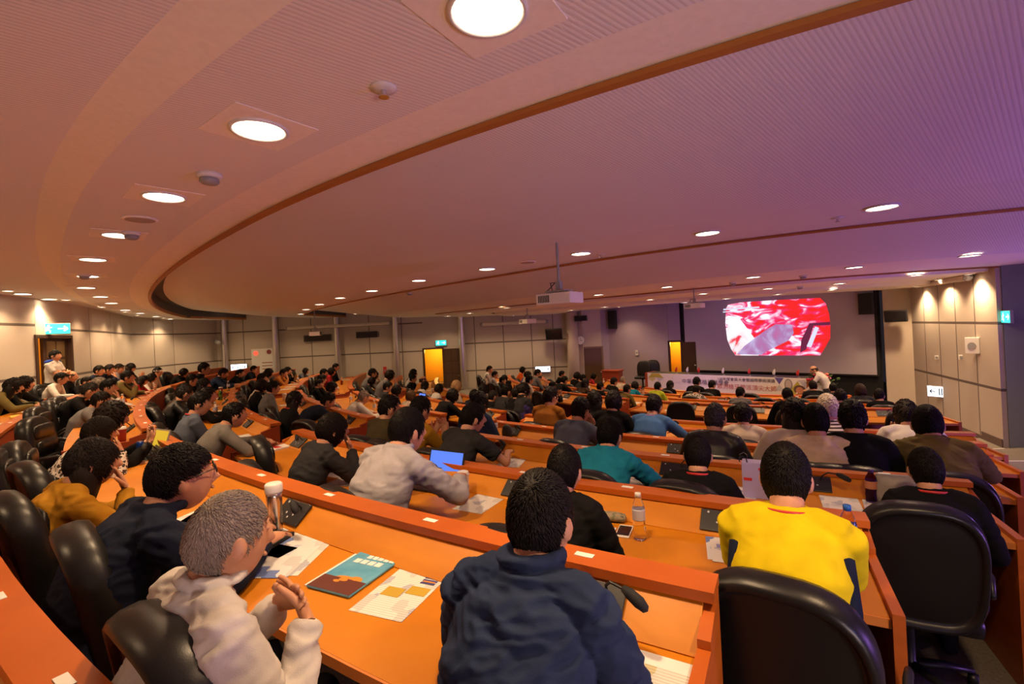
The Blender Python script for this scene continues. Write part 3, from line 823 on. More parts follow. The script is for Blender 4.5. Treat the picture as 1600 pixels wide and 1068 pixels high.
CLOTH=dict(navy=(.020,.032,.075),navydk=(.010,.014,.030),white=(.58,.54,.50),mustard=(.36,.17,.012),pattern=(.3,.3,.3),black=(.006,.0055,.006),gray=(.155,.145,.145),lightblue=(.32,.36,.45),
 olive=(.15,.115,.035),red=(.32,.018,.022),brown=(.055,.03,.018),bluegray=(.095,.11,.15),graypack=(.17,.155,.14),stripe=(.4,.36,.33),orange=(.42,.15,.035),charcoal=(.027,.026,.028),graylt=(.35,.33,.36),
 cream=(.50,.41,.32),creamy=(.60,.46,.29),oliveDk=(.050,.037,.017),orangered=(.62,.10,.012),blue=(.02,.10,.32),purple=(.045,.03,.13),teal=(.012,.19,.30),lime=(.40,.46,.03),check=(.3,.3,.3),ochre=(.27,.10,.015),
 bluepolo=(.055,.14,.34),blackvest=(.013,.012,.011),yellow=(.66,.51,.006))
# ---------------------------------------------------------------- the room
def annulus(bm,R0,R1,z,p0,p1,step=1.5,mi=0):
    n=int((p1-p0)/step)+1; prev=None
    for i in range(n+1):
        ps=p0+(p1-p0)*i/n
        cur=(bm.verts.new(pol(R0,ps,z)),bm.verts.new(pol(R1,ps,z)))
        if prev: f=bm.faces.new((prev[0],prev[1],cur[1],cur[0])); f.material_index=mi
        prev=cur
order='ZABCDEFGHIJ'
tiers=[(ROW['Z'][0],24.5,flr('Z'))]
for a,b in zip(order,order[1:]):
    if b=='G': tiers.append((10.96,ROW['F'][0],(flr('F')+flr('G'))/2)); tiers.append((ROW['G'][0],10.96,flr('G')))
    else: tiers.append((ROW[b][0],ROW[a][0],flr(b)))
tiers.append((0.02,ROW['J'][0],-1.25))
bm=bmesh.new()
for i,(r0,r1,z) in enumerate(tiers):
    zb=(tiers[i+1][2] if i+1<len(tiers) else z-.1)-.05
    arcbox(bm,r0,r1,zb,z,-12 if r0>1 else -180,122 if r0>1 else 180,1.5)
tag(obj('floor',bm,carpet),kind='structure')
bm=bmesh.new()
for i,(r0,r1,z) in enumerate(tiers[:-1]):
    arcbox(bm,r0-.004,r0+.035,z-.012,z+.004,4,ENDR.get('ABCDEFGHIJ'[min(i,9)],20)-1.2)
    arcbox(bm,r0-.004,r0+.035,z-.012,z+.004,44.4,46.2)
    arcbox(bm,r0-.004,r0+.035,z-.012,z+.004,64.1,65.9)
tag(obj('trim_1',bm,nosing),kind='structure')

def wallstrip(name,pts,z0,z1,bands,grooves,m=wallm,gm=groove,cover=None):
    """panelled wall along plan points; bands = heights of dark horizontal joints, grooves = arc lengths of upright joints"""
    bm=bmesh.new()
    L=[0.]
    P=[Vector(p) for p in pts]
    for a,b in zip(P,P[1:]): L.append(L[-1]+(b-a).length)
    def pos(s):
        for i in range(len(P)-1):
            if s<=L[i+1]+1e-6: return P[i].lerp(P[i+1],(s-L[i])/(L[i+1]-L[i]))
        return P[-1]
    us={round(x,4) for x in L}
    for g in grooves:
        if .05<g<L[-1]-.05: us|={round(g-.018,4),round(g+.018,4)}
    us=sorted(us); vs=sorted({z0,z1}|{round(b+d,4) for b in bands for d in(-.028,.028)})
    g=[[bm.verts.new((*pos(u),v)) for v in vs] for u in us]
    for i in range(len(us)-1):
        um=(us[i]+us[i+1])/2
        for j in range(len(vs)-1):
            vm=(vs[j]+vs[j+1])/2
            f=bm.faces.new((g[i][j],g[i+1][j],g[i+1][j+1],g[i][j+1]))
            if any(abs(vm-b)<.028 for b in bands) or any(abs(um-q)<.018 for q in grooves): f.material_index=1
    o=obj(name,mesh_of(bm,name,False),[m,gm]); tag(o,kind='structure')
    sd=o.modifiers.new('thick','SOLIDIFY'); sd.thickness=.08; sd.offset=0
    return o
def frange(a,b,n): return [a+(b-a)*i/n for i in range(n+1)]
BANDS=(.03,1.20,2.36)
# right wall, the grey return and the closing walls out of view
wallstrip('wall_right',[(9.46,9.18),(11.10,13.10)],-1.3,3.2,(.03,1.33),frange(.0,4.25,5)[1:-1])
wallstrip('wall_right_return',[(9.50,9.16),(14.2,4.8)],-1.3,3.2,(),(),wallgrey)
wallstrip('wall_side',[(14.2,4.8),(9.,-4.6)],-1.3,3.2,(1.2,),(),wallplain)
wallstrip('wall_rear',[(9.,-4.6)]+[tuple(pol(21.6,p)[:2]) for p in range(6,58,3)]+[(-9.5,7.6)],-.2,3.2,BANDS,frange(0,26,22))
wallstrip('wall_rear_left',[(-9.5,7.6),(-10.,9.9)],-.2,3.3,(1.18,2.27),(.95,))
wallstrip('wall_rear_left.001',[(-10.62,11.35),(-11.75,13.6),(-13.7,17.0)],-.2,3.3,(1.12,2.2),(1.3,3.3))
wallstrip('wall_left',[(-13.7,17.),(-13.9,19.4),(-13.4,21.5),(-10.7,21.5),(-7.8,21.4),(-5.15,21.05),(-3.95,21.0)],-1.3,3.3,(.95,2.2),(1.2,2.4,5.8,7.4,8.9,10.0,11.6,13.1,14.2))
wallstrip('wall_left_front',[(-2.1,20.95),(2.35,20.55)],-1.3,3.3,(-.02,1.18),(.45,1.72,2.95,3.9))
wallstrip('wall_front_pier',[(2.35,20.52),(2.95,20.0),(3.0,20.4)],-1.3,3.3,(),(),wallplain)
wallstrip('wall_front_left',[(3.82,20.4),(4.15,20.35),(6.05,18.32)],-1.3,3.2,(),(),wallpurple)
wallstrip('wall_stage',[(10.62,13.66),(6.44,18.12)],-1.3,3.2,(),(),curtain)
wallstrip('wall_stage_right',[(11.10,13.10),(10.66,13.58)],-1.3,3.2,(),(),wallplain)
# wall over / beside the door openings
def lintel(name,a,b,z0,m=wallm):
    wallstrip(name,[a,b],z0,3.3,(),(),m)
lintel('wall_rear_left.002',(-10.,9.9),(-10.62,11.35),2.02)
lintel('wall_left.001',(-3.95,21.0),(-3.1,20.98),1.02)
wallstrip('wall_left.002',[(-3.1,20.98),(-2.1,20.95)],-1.3,3.3,(),())
lintel('wall_front_left.001',(3.0,20.4),(3.82,20.4),.75,wallplain)
lintel('wall_front_left.002',(6.05,18.32),(6.44,18.12),.92,wallpurple)
# dark stepped skirting on the right wall
bm=bmesh.new()
dv=Vector((1.64,3.92)).normalized(); nv=Vector((-dv.y,dv.x))
for s0,s1,zt in ((.0,.75,-.93),(.75,2.3,-1.02),(2.3,4.2,-1.12)):
    a=Vector((9.46,9.18))+dv*s0; b=Vector((9.46,9.18))+dv*s1
    vs=[]
    for p in (a,b):
        for k in (.05,.065):
            for z in (-1.26,zt): vs.append(bm.verts.new((*(p+nv*k),z)))
    for q in ((0,1,3,2),(4,6,7,5),(0,4,5,1),(2,3,7,6),(0,2,6,4),(1,5,7,3)): bm.faces.new([vs[i] for i in q])
tag(obj('baseboard_right',bm,baseb),kind='structure')
# steel columns between the wall panels on the left
for (x,y) in ((-12.95,21.3),(-10.6,21.2),(-7.8,21.1),(-5.1,20.75),(-2.2,20.6)):
    bm=bmesh.new(); lathe(bm,[(.13,-1.2),(.13,3.0)],16,M=Matrix.Translation((x,y,0)))
    tag(obj('pillar',bm,steel,smooth=False),kind='structure')
bm=bmesh.new(); lathe(bm,[(.24,-1.25),(.24,2.6)],20,M=Matrix.Translation((2.55,20.05,0)))
tag(obj('pillar',bm,wallplain,smooth=True),kind='structure')
# ------------- ceiling: curved bays that step up behind each row of downlights
def DR(ps): return .0018*max(0.,min(ps,92.)-43.)**2
def ceil_sheet(name,prof,m,p0=-14,p1=112,step=1.2,thick=.05):
    """prof: (R,h) pairs, h above the photographer's eye"""
    bm=bmesh.new(); n=int((p1-p0)/step); prev=None
    for i in range(n+1):
        ps=p0+(p1-p0)*i/n
        cur=[bm.verts.new(pol(R+DR(ps),ps,ZC+h)) for R,h in prof]
        if prev:
            for a,b,c,d in zip(prev,prev[1:],cur[1:],cur): bm.faces.new((a,b,c,d))
        prev=cur
    bm.normal_update()
    if sum(f.normal.z*f.calc_area() for f in bm.faces)>0: bmesh.ops.reverse_faces(bm,faces=bm.faces)
    me=bpy.data.meshes.new(name); bm.to_mesh(me); bm.free()
    o=obj(name,me,m); tag(o,kind='structure')
    sd=o.modifiers.new('t','SOLIDIFY'); sd.thickness=thick; sd.offset=-1
    return o
ceil_sheet('ceiling',[(25.5,1.26),(22.5,1.22),(19.05,1.165)],ceilrib)
ceil_sheet('ceiling.001',[(19.05,1.165),(18.86,1.12)],ceilplain)
ceil_sheet('ceiling.002',[(18.86,1.12),(18.05,1.12)],ceilrib)
ceil_sheet('ceiling.003',[(18.05,1.12),(17.70,1.12)],ceilplain)
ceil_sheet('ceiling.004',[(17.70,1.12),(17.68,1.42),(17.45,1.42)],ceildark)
ceil_sheet('ceiling.005',[(17.45,1.40),(16.9,1.31),(14.66,1.01)],ceilrib)
ceil_sheet('ceiling.006',[(14.66,1.01),(13.20,1.0)],ceilrib)
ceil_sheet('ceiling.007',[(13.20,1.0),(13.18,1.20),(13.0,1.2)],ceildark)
ceil_sheet('ceiling.008',[(13.0,1.18),(10.3,.80)],ceilrib)
ceil_sheet('ceiling.009',[(10.3,.80),(8.15,.775)],ceilplain)
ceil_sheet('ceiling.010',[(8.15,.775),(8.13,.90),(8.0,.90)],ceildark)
ceil_sheet('ceiling.011',[(8.0,.80),(7.95,.70),(6.1,.69)],ceilplain)
ceil_sheet('ceiling.012',[(6.1,.69),(6.08,.74),(5.95,.74)],ceildark)
ceil_sheet('ceiling.013',[(5.95,.70),(5.9,.62),(4.0,.62),(2.5,.70),(.05,.76)],ceilplain,-60,170,2)
for i,(R,h) in enumerate(((17.70,1.12),(13.20,1.0),(8.15,.775))):
    bm=bmesh.new(); n=100; prev=None; w=(.042,.045,.04)[i]
    for j in range(n+1):
        ps=-14+126*j/n
        cur=[bm.verts.new(pol(R+DR(ps)+a,ps,ZC+h+b)) for a,b in ((w,-.004),(w,-.03),(-.012,-.03),(-.012,.05))]
        if prev:
            for k in range(3): bm.faces.new((prev[k],prev[k+1],cur[k+1],cur[k]))
        prev=cur
    tag(obj('trim_%d'%(i+2),bm,trimwood),kind='structure')
# ------------- downlights
def ceil_h(R,ps):
    r=R-DR(ps)
    return None
bm=bmesh.new(); lathe(bm,[(.132,-.006),(.132,.004),(.098,.004),(.098,-.0)],28); DL_ring=mesh_of(bm,'trim_ring',False); DL_ring.materials.append(whitep)
bm=bmesh.new()
tube(bm,[(.132*math.cos(t),.132*math.sin(t),-.004) for t in [2*math.pi*j/28 for j in range(29)]],.012,6,(0,0,1),0,False); DL_ring=mesh_of(bm,'trim_ring'); DL_ring.materials.append(whitep)
bm=bmesh.new(); lathe(bm,[(.118,.004),(.118,-.006),(.02,-.012)],28); DL_lens=mesh_of(bm,'lens',True); DL_lens.materials.append(lamp_em)
bm=bmesh.new(); box(bm,-.21,.21,-.21,.21,-.002,.004); DL_plate=mesh_of(bm,'mounting_plate',False); DL_plate.materials.append(ceilplain)
def downlight(i,x,y,z,ring,k):
    t=empty('downlight',(x,y,z)); ps=math.degrees(math.atan2(CX-x,CY-y)); t.rotation_euler.z=-R_(ps)
    near={1:'ceiling ring nearest the back wall',2:'second ceiling ring from the back',3:'third ceiling ring from the back',4:'fourth ceiling ring from the back',5:'ceiling ring before the projection screen',0:'rear ceiling along the panelled back wall'}[ring]
    tag(t,'round lit downlight, %s counted from the steps, %s'%(nth(k),near),'ceiling light','downlights in the %s'%near)
    obj('trim_ring',DL_ring,None,t); obj('lens',DL_lens,None,t)
    if ring==1: obj('mounting_plate',DL_plate,None,t)
    return t
SPOT={}
def lamp(x,y,z,ring,e):
    key=(ring,e)
    if key not in SPOT:
        L=bpy.data.lights.new('downlight_beam','SPOT'); L.energy=e; L.color=(1.,.66,.36); L.spot_size=R_(128); L.spot_blend=.65; L.shadow_soft_size=.09
        SPOT[key]=L
    o=bpy.data.objects.new('downlight_beam',SPOT[key]); COL.objects.link(o); o.location=(x,y,z-.03)
cnt={}
for x,y,z,ring in LIGHTS:
    cnt[ring]=cnt.get(ring,0)+1
    downlight(0,x,y,z,ring,cnt[ring]); lamp(x,y,z,ring,EN[ring])
# assumed rear lights over and behind the photographer, unseen, beams without fittings
for ps in (26.5,):
    p=pol(18.4+DR(ps),ps,ZC+1.118); cnt[1]+=0; lamp(p.x,p.y,p.z,1,EN[1])
for ps in (38,45,52,58):
    p=pol(20.7,ps,ZC+1.2); lamp(p.x,p.y,p.z,0,EN[0])
# assumed wall-washing downlights, added close to the panelled walls
WW=[(-9.05,8.55),(-9.75,10.4),(-10.35,12.0),(-11.3,13.9),(-12.3,15.6),(-12.9,17.6),(-12.6,19.4),(-11.8,19.9),(-9.7,19.9),(-8.2,19.8),(-6.4,19.5),(-4.6,19.6),(-2.9,19.8),(-1.2,19.5),(.1,19.4),(1.4,19.3),(9.45,9.75),(9.95,11.0),(10.45,12.2),(4.3,18.9)]
def ceilz(x,y):
    ps=math.degrees(math.atan2(CX-x,CY-y)); r=math.hypot(CX-x,CY-y)-DR(ps)
    for (a,ha),(b,hb) in zip(PROF,PROF[1:]):
        if b<=r<=a: return ZC+ha+(hb-ha)*(a-r)/(a-b)
    return ZC+1.2
for i,(x,y) in enumerate(WW):
    z=ceilz(x,y)-.002
    t=empty('downlight',(x,y,z)); tag(t,'small assumed wall washing downlight, %s along the walls from the rear doorway'%nth(i+1),'ceiling light','assumed wall washing downlights')
    obj('trim_ring',DL_ring,None,t); obj('lens',DL_lens,None,t); t.scale=(.6,.6,1)
    lamp(x,y,z,6,EN[6]*(3.4 if i in(16,17,18) else 1.))
# assumed violet lights without fixtures, added to tint the ceiling and stage wall
def spot(name,loc,to,e,col,size,blend=.8,soft=.3):
    L=bpy.data.lights.new(name,'SPOT'); L.energy=e; L.color=col; L.spot_size=R_(size); L.spot_blend=blend; L.shadow_soft_size=soft
    o=bpy.data.objects.new(name,L); COL.objects.link(o); o.location=loc
    o.rotation_euler=(Vector(to)-Vector(loc)).to_track_quat('-Z','Y').to_euler(); return o
spot('assumed_violet_light',(6.6,.2,.2),(3.6,4.8,2.7),EN['violet'],(.50,.22,1.),150,.9,.5)
spot('assumed_violet_light',(9.2,7.2,-.6),(5.0,8.5,2.5),EN['violet']*.35,(.45,.20,1.),150,.9,.5)
spot('assumed_violet_light',(5.0,13.2,-.5),(6.4,18.2,1.0),EN['stage'],(.55,.26,1.),120,.9,.3)  # assumed light with no lamp of its own, added to tint the stage wall
spot('added_rear_fill',(2.2,-2.6,.7),(-4.6,7.0,2.5),EN['up'],(1.,.72,.66),88,.9,.5)  # added fill with no fixture of its own, brightens the left and middle ceiling
spot('assumed_blue_light',(1.9,-.1,.95),(1.2,1.6,.6),EN['blue'],(.02,.16,1.),80,.6,.12)  # assumed unseen source of the blue gleams
w=bpy.data.worlds.new('World'); scn.world=w; w.use_nodes=True
w.node_tree.nodes['Background'].inputs['Color'].default_value=(.05,.04,.05,1); w.node_tree.nodes['Background'].inputs['Strength'].default_value=.3
# ------------- camera
cam=bpy.data.cameras.new('camera'); co=bpy.data.objects.new('camera',cam); COL.objects.link(co); scn.camera=co
cam.sensor_width=36.; cam.lens=740./1600*36; cam.shift_y=-18/1600; cam.clip_start=.05; cam.clip_end=100
co.matrix_world=Matrix.Translation((0,0,ZC))@Matrix.Rotation(math.pi/2,4,'X')@Matrix.Rotation(R_(ROLL),4,'Z')
scn.view_settings.view_transform='Standard'; scn.view_settings.look='None'; scn.view_settings.exposure=EXPO; scn.view_settings.gamma=1.; scn.view_settings.use_curve_mapping=False
# ---------------------------------------------------------------- desks
def keep(o,par):
    o.parent=par; o.matrix_parent_inverse=Matrix.Translation(par.location).inverted(); return o
BL=[('right',None,44.2),('centre',46.4,63.9),('left',66.1,86.)]
PLACE={'right':'beside the steps','centre':'in the middle block','left':'in the far block'}
bm=bmesh.new(); box(bm,-.033,.033,-.014,.014,0,.0025,bev=.0008); STK=mesh_of(bm,'seat_number_label',False); STK.materials.append(paper)
for k in order:
    R0=ROW[k][0]; zf=flr(k)
    for nm,p0,p1 in BL:
        if p0 is None: p0=ENDR[k]
        if k in 'GHIJ' and nm=='left': p1=92
        if k=='J' and nm!='right': p1=min(p1,88)
        lo=pol(R0+.3,(p0+p1)/2,zf); t=empty('curved_desk',lo)
        tag(t,'curved orange wooden desk with raised front ledge, %s row, %s'%(ORD[k],PLACE[nm]),'desk','curved desks facing the screen')
        st=.8 if k in 'ZABC' else 1.6
        bm=bmesh.new(); arcbox(bm,R0+.165,R0+.66,zf+DESK-.028,zf+DESK,p0+.12,p1-.12,st); keep(obj('worktop',bm,wood),t)
        bm=bmesh.new(); arcbox(bm,R0+.655,R0+.668,zf+DESK-.034,zf+DESK-.001,p0+.12,p1-.12,st); keep(obj('edge_strip',bm,woodedge),t)
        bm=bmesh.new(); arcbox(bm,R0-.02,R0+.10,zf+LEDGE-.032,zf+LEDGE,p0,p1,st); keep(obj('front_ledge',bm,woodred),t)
        bm=bmesh.new(); arcbox(bm,R0+.085,R0+.21,zf+.70,zf+LEDGE-.032,p0+.1,p1-.1,st,z0b=zf+.70,z1b=zf+DESK+.004); keep(obj('slanted_panel',bm,wood),t)
        nxt={'Z':'A','A':'B','B':'C','C':'D','D':'E','E':'F','F':'F','G':'H','H':'I','I':'J','J':'J'}[k]
        zb=flr(nxt)+.002 if nxt!=k else zf-.07
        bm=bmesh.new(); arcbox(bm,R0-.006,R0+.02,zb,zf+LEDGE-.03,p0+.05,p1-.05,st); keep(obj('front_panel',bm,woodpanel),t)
        for q0,q1 in ((p0,p0+57.3*.035/R0),(p1-57.3*.035/R0,p1)):
            bm=bmesh.new()
            arcbox(bm,R0+.0,R0+.20,zf+.002,zf+LEDGE-.03,q0,q1,5,z1b=zf+.80); arcbox(bm,R0+.20,R0+.68,zf+.002,zf+.775,q0,q1,5)
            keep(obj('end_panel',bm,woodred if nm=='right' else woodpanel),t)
        if k in 'ZABCDE' and nm!='left':
            n=int((p1-p0)/57.3*R0/.70)
            for i in range(n):
                ps=p0+57.3/R0*(.42+.70*i)
                o=obj('seat_number_label',STK,None,t); o.location=pol(R0+.035,ps,zf+LEDGE)-lo; o.rotation_euler.z=-R_(ps)
# ---------------------------------------------------------------- conference microphones in the slanted panels
def mic_parts():
    t=empty('conference_microphone')
    bm=bmesh.new(); box(bm,-.11,.11,-.058,.058,0,.010,bev=.003); p=obj('control_panel',bm,blackp,t)
    bm=bmesh.new()
    for x,y in ((-.03,-.01),(.0,-.03),(.03,-.012),(-.075,.042)): ball(bm,(x,y,.011),(.006,.006,.002),8,4)
    obj('button',bm,mat('button_light',(.5,.5,.5),.4),p)
    bm=bmesh.new(); tube(bm,[(.05,.03,.008),(.06,.03,.06),(.09,.02,.115),(.14,.005,.125)],.0045,8); obj('gooseneck',bm,blackp,t)
    bm=bmesh.new(); tube(bm,[(.135,.007,.125),(.155,-.002,.125),(.185,-.018,.120),(.205,-.030,.115)],[.010,.016,.018,.012],12); obj('microphone_head',bm,blackm,t,True)
    return t
MIC=None
def mic(k,ps,label):
    global MIC
    m=mic_parts() if MIC is None else dup(MIC)
    MIC=MIC or m
    R0=ROW[k][0]; m.location=pol(R0+.150,ps,flr(k)+.803); m.rotation_euler=(R_(39),0,-R_(ps)); 
    m.rotation_mode='XYZ'
    m.matrix_world=Matrix.Translation(pol(R0+.150,ps,flr(k)+.803))@Matrix.Rotation(-R_(ps),4,'Z')@Matrix.Rotation(R_(39),4,'X')
    tag(m,label,'microphone','microphones set into the desks')
MICS=dict(A=[30.72,35.75,39.9,43.3],B=[29.9,33.9,36.6,39.0,43.2],C=[28.4,31.6,34.6,37.8,41.6],D=[25.9,29.2,32.5,36,40.5],E=[24.,28,31.2,35.4,39.6],F=[23,27,31.5,36,41],G=[20,25,31,38],H=[18,25,32],I=[20,30,38],J=[])
MICC=dict(A=[48.6,53.5,58.5],B=[49,54,59,62.5],C=[48,52,57,61.5],D=[48.3,53.7,60],E=[47.6,53,59],F=[48,56,62],G=[49,57])
for k in MICS:
    al=MICS[k]+MICC.get(k,[])
    for i,ps in enumerate(al): mic(k,ps,'black panel microphone, %s from the steps along the %s row ledge'%(nth(i+1),ORD[k]))
# ---------------------------------------------------------------- chairs
def chair_proto(full=True):
    t=empty('swivel_chair')
    hw,ht=.255,.64; n=40
    def outline(k):
        pts=[]
        for j in range(n):
            a=2*math.pi*j/n; c,s=math.cos(a),math.sin(a); e=2/2.9 if s>0 else 2/4.5
            x=hw*abs(c)**e*(1 if c>0 else -1); z=ht/2*abs(s)**e*(1 if s>0 else -1)
            x*=1-.10*max(0,-z/(ht/2))**2
            pts.append((x*k,(z*k if k>.5 else z*k)))
        return pts
    def back(bm,rings,mi=0):
        g=[]
        for k,y in rings: g.append([bm.verts.new((x,y+.28*x*x,z+ht/2)) for x,z in outline(k)])
        for a,b in zip(g,g[1:]):
            for j in range(n): bm.faces.new((a[j],a[(j+1)%n],b[(j+1)%n],b[j]))
        for r in (g[0],g[-1]):
            c=bm.verts.new(sum((v.co for v in r),Vector())/n)
            for j in range(n): bm.faces.new((c,r[j],r[(j+1)%n]))
    Mb=Matrix.Translation((0,-.225,.47))@Matrix.Rotation(R_(-9),4,'X').inverted()
    Mb=Matrix.Translation((0,-.205,.41))@Matrix.Rotation(R_(9),4,'X')
    bm=bmesh.new()
    back(bm,[(.4,-.038),(.80,-.036),(.84,-.034),(.86,-.042),(.89,-.056),(.935,-.060),(.975,-.048),(1.,-.02),(.995,.02),(.95,.052),(.85,.066),(.4,.07)])
    for v in bm.verts: v.co=Mb@v.co
    b=obj('backrest',bm,leather,t,True)
    if full:
        bm=bmesh.new()
        for zc,hh in ((.15,.09),(.31,.085),(.47,.085)):
            tube(bm,[Mb@Vector((x,.066+.28*x*x-.0*x,zc)) for x in (-.17,-.1,0,.1,.17)],[(.07,.02),(.078,.028),(.08,.03),(.078,.028),(.07,.02)],10,(0,0,1))
        obj('back_cushion',bm,leather,b,True)
    bm=bmesh.new(); box(bm,-.245,.245,-.24,.25,.40,.50,bev=.04); obj('seat',bm,leather,t,True)
    if full:
        for sg in (-1,1):
            bm=bmesh.new(); tube(bm,[(sg*.235,.12,.44),(sg*.30,.16,.50),(sg*.31,.13,.62),(sg*.305,.02,.665),(sg*.30,-.12,.655),(sg*.275,-.20,.60)],[(.014,.022)]*6,10,(1,0,0)); obj('armrest',bm,blackp,t,True)
    bm=bmesh.new(); lathe(bm,[(.05,.40),(.05,.36),(.028,.34),(.028,.12),(.045,.10),(.045,.07)],14); obj('gas_lift',bm,blackp,t,True)
    bm=bmesh.new()
    for i in range(5):
        a=2*math.pi*i/5+.3; c,s=math.cos(a),math.sin(a)
        tube(bm,[(0,0,.10),(c*.16,s*.16,.095),(c*.29,s*.29,.075)],[(.03,.022),(.026,.018),(.018,.013)],8,(0,0,1) if False else (-s,c,0))
    bs=obj('star_base',bm,blackp,t,True)
    if full:
        for i in range(5):
            a=2*math.pi*i/5+.3; bm=bmesh.new(); lathe(bm,[(.012,-.022),(.029,-.02),(.029,.02),(.012,.022)],12,M=Matrix.Translation((math.cos(a)*.29,math.sin(a)*.29,.030))@Matrix.Rotation(a+.9,4,'Z')@Matrix.Rotation(math.pi/2,4,'X'))
            obj('caster',bm,blackp,bs,True)
    return t
CH={}
seats=[]       # (row, psi, record)
def place_chair(k,ps,dR,yaw,label,z=None,loc=None,group='black leather swivel chairs'):
    full=k in 'ZABC'
    if full not in CH: c=CH[full]=chair_proto(full)
    else: c=dup(CH[full])
    c.location=loc if loc is not None else pol(ROW[k][0]+dR,ps,flr(k)); c.rotation_euler=(0,0,-R_(ps)+R_(yaw))
    tag(c,label,'chair',group); return c
# ---------------------------------------------------------------- person variants
V={}
V['lap']=make_variant('upright',6,14,arms='lap')
V['lapb']=make_variant('upright_turned',9,12,hyaw=-18,arms='fold')
V['lapc']=make_variant('upright_leaning',12,16,hyaw=12,hp=-6,arms='desk',arms2='lap')
V['desk']=make_variant('leaning',20,18,hp=4,arms='desk')
V['deskb']=make_variant('leaning_down',17,22,hp=-12,hyaw=10,arms='desk')
V['tdesk']=make_variant('short_sleeves',17,16,hyaw=-14,arms='desk',sleeve='short')
V['chinR']=make_variant('chin_on_hand',18,16,hp=-2,arms='chin',arms2='desk')
V['chinL']=make_variant('chin_on_other_hand',18,16,hp=-2,arms='desk',arms2='chin')
V['phone']=make_variant('holding_phone',12,16,hp=-10,arms='phone')
V['bent']=make_variant('bent_forward',38,26,hp=-20,arms='desk')
V['stand']=make_variant('standing',1,6,arms='fold',stand=True,sleeve='short')
V['speaker']=make_variant('stooping',20,20,hp=-14,hyaw=10,arms='desk',stand=True,collar='shirt')
V['main']=make_variant('near_leaning',13,20,hp=0,hyaw=-4,roll=-3,arms='wide',collar='shirt',voxel=.006,sh=.178,fat=1.06,hi=True,disp=folds(9.,.013,3.))
V['old']=make_variant('near_clasped',3,16,hp=-2,hyaw=2,arms='clasp',collar='shirt',voxel=.0085,fat=1.12,sh=.185,hi=True,disp=folds(9.,.011,8.))
V['student']=make_variant('near_hood',22,18,hp=9,hyaw=-10,arms='desk',collar='hood',voxel=.0085,fat=1.18,sh=.185,hi=True,disp=folds(9.,.010,15.))
V['yellow']=make_variant('near_sport',16,20,hp=0,hyaw=-6,arms='narrow',sleeve='short',voxel=.009,fat=1.08,sh=.165,hi=True,disp=folds(7.,.0022,21.))
V['deskn']=make_variant('near_desk',18,20,hp=2,hyaw=-10,arms='desk',collar='shirt',voxel=.010,fat=1.05,hi=True,disp=folds(9.,.009,27.))
V['tdeskn']=make_variant('near_short_sleeves',17,18,hyaw=-20,arms='desk',sleeve='short',voxel=.010,fat=1.08,hi=True,disp=folds(9.,.006,31.))
V['chinn']=make_variant('near_chin',15,18,hp=2,hyaw=-12,arms='chin',arms2='desk',voxel=.010,hi=True,disp=folds(9.,.007,37.))
V['lapn']=make_variant('near_upright',10,16,hp=0,arms='lap',voxel=.010,hi=True,disp=folds(9.,.006,41.))
HAIRTXT=dict(short='short black hair',gray='grey hair',white='white hair',thin='thinning hair',brown='brown hair',blond='light hair',bushy='bushy brown hair',bowl='thick black hair',bald='bald head',bob='dark bobbed hair',long='long dark hair',bun='dark hair bun',cap_white='white cap',cap_brown='brown cap')
SPECIAL={'stripe':stripe,'check':check,'pattern':pattern}
lany=None
def person(k,ps,hd,zt,col,phrase,hair,pose,label,loc=None,rz=None,s=None,yaw=0,lan=None):
    v=V[pose]; hi=pose in('main','old','student','yellow','deskn','tdeskn','chinn','lapn')
    if s is None: s=max(.86,min(1.12,zt/v['hc'].z))
    if loc is None:
        rz=-R_(ps)+R_(yaw); hv=Matrix.Rotation(rz,3,'Z')@Vector((v['hc'].x*s,v['hc'].y*s,0))
        loc=pol(ROW[k][0]+hd,ps,flr(k))-hv
        dC=Vector((loc.x-CX,loc.y-CY)); lim=ROW[k][0]+(1.02 if hi else .93 if k!='Z' else 1.0)
        if dC.length>lim: dC*=lim/dC.length; loc.x=CX+dC.x; loc.y=CY+dC.y
    b=obj('person',v['body'],None,None,loc=loc,rot=(0,0,rz)); b.scale=(s,s,s)
    tag(b,label,'person','people seated along the curved desks')
    top=obj('jacket' if ('jacket' in phrase or 'coat' in phrase) else 'sweater' if 'sweat' in phrase else 'shirt',v['top'],None,b)
    m=SPECIAL.get(col,leatherc if 'leather' in phrase else cloth)
    if not v['top'].materials: v['top'].materials.append(cloth)
    if m is not cloth:
        top.data=v['top'].copy(); top.data.materials.clear(); top.data.materials.append(m)
    top.color=(*CLOTH[col],1)
    tr=obj('trousers',v['tr'],trouser,b)
    if hair.startswith('cap'):
        h=obj('hair',hairmesh('short',hi),hairm,b); c=obj('cap',cap_mesh(),cloth,b); c.matrix_local=v['HM']; c.color=(.72,.68,.62,1) if hair=='cap_white' else (.10,.045,.02,1)
        hc='short'
    else: h=obj('hair',hairmesh(hair,hi),hairm,b); hc=hair
    h.matrix_local=v['HM']; j=random.uniform(.75,1.35) if hc not in('gray','white') else 1
    h.color=(*[q*j for q in HCOL[hc]],1)
    if lan: 
        l=obj('lanyard',lanyard_mesh(v),red,b); tag(l,'red lanyard')
    return b
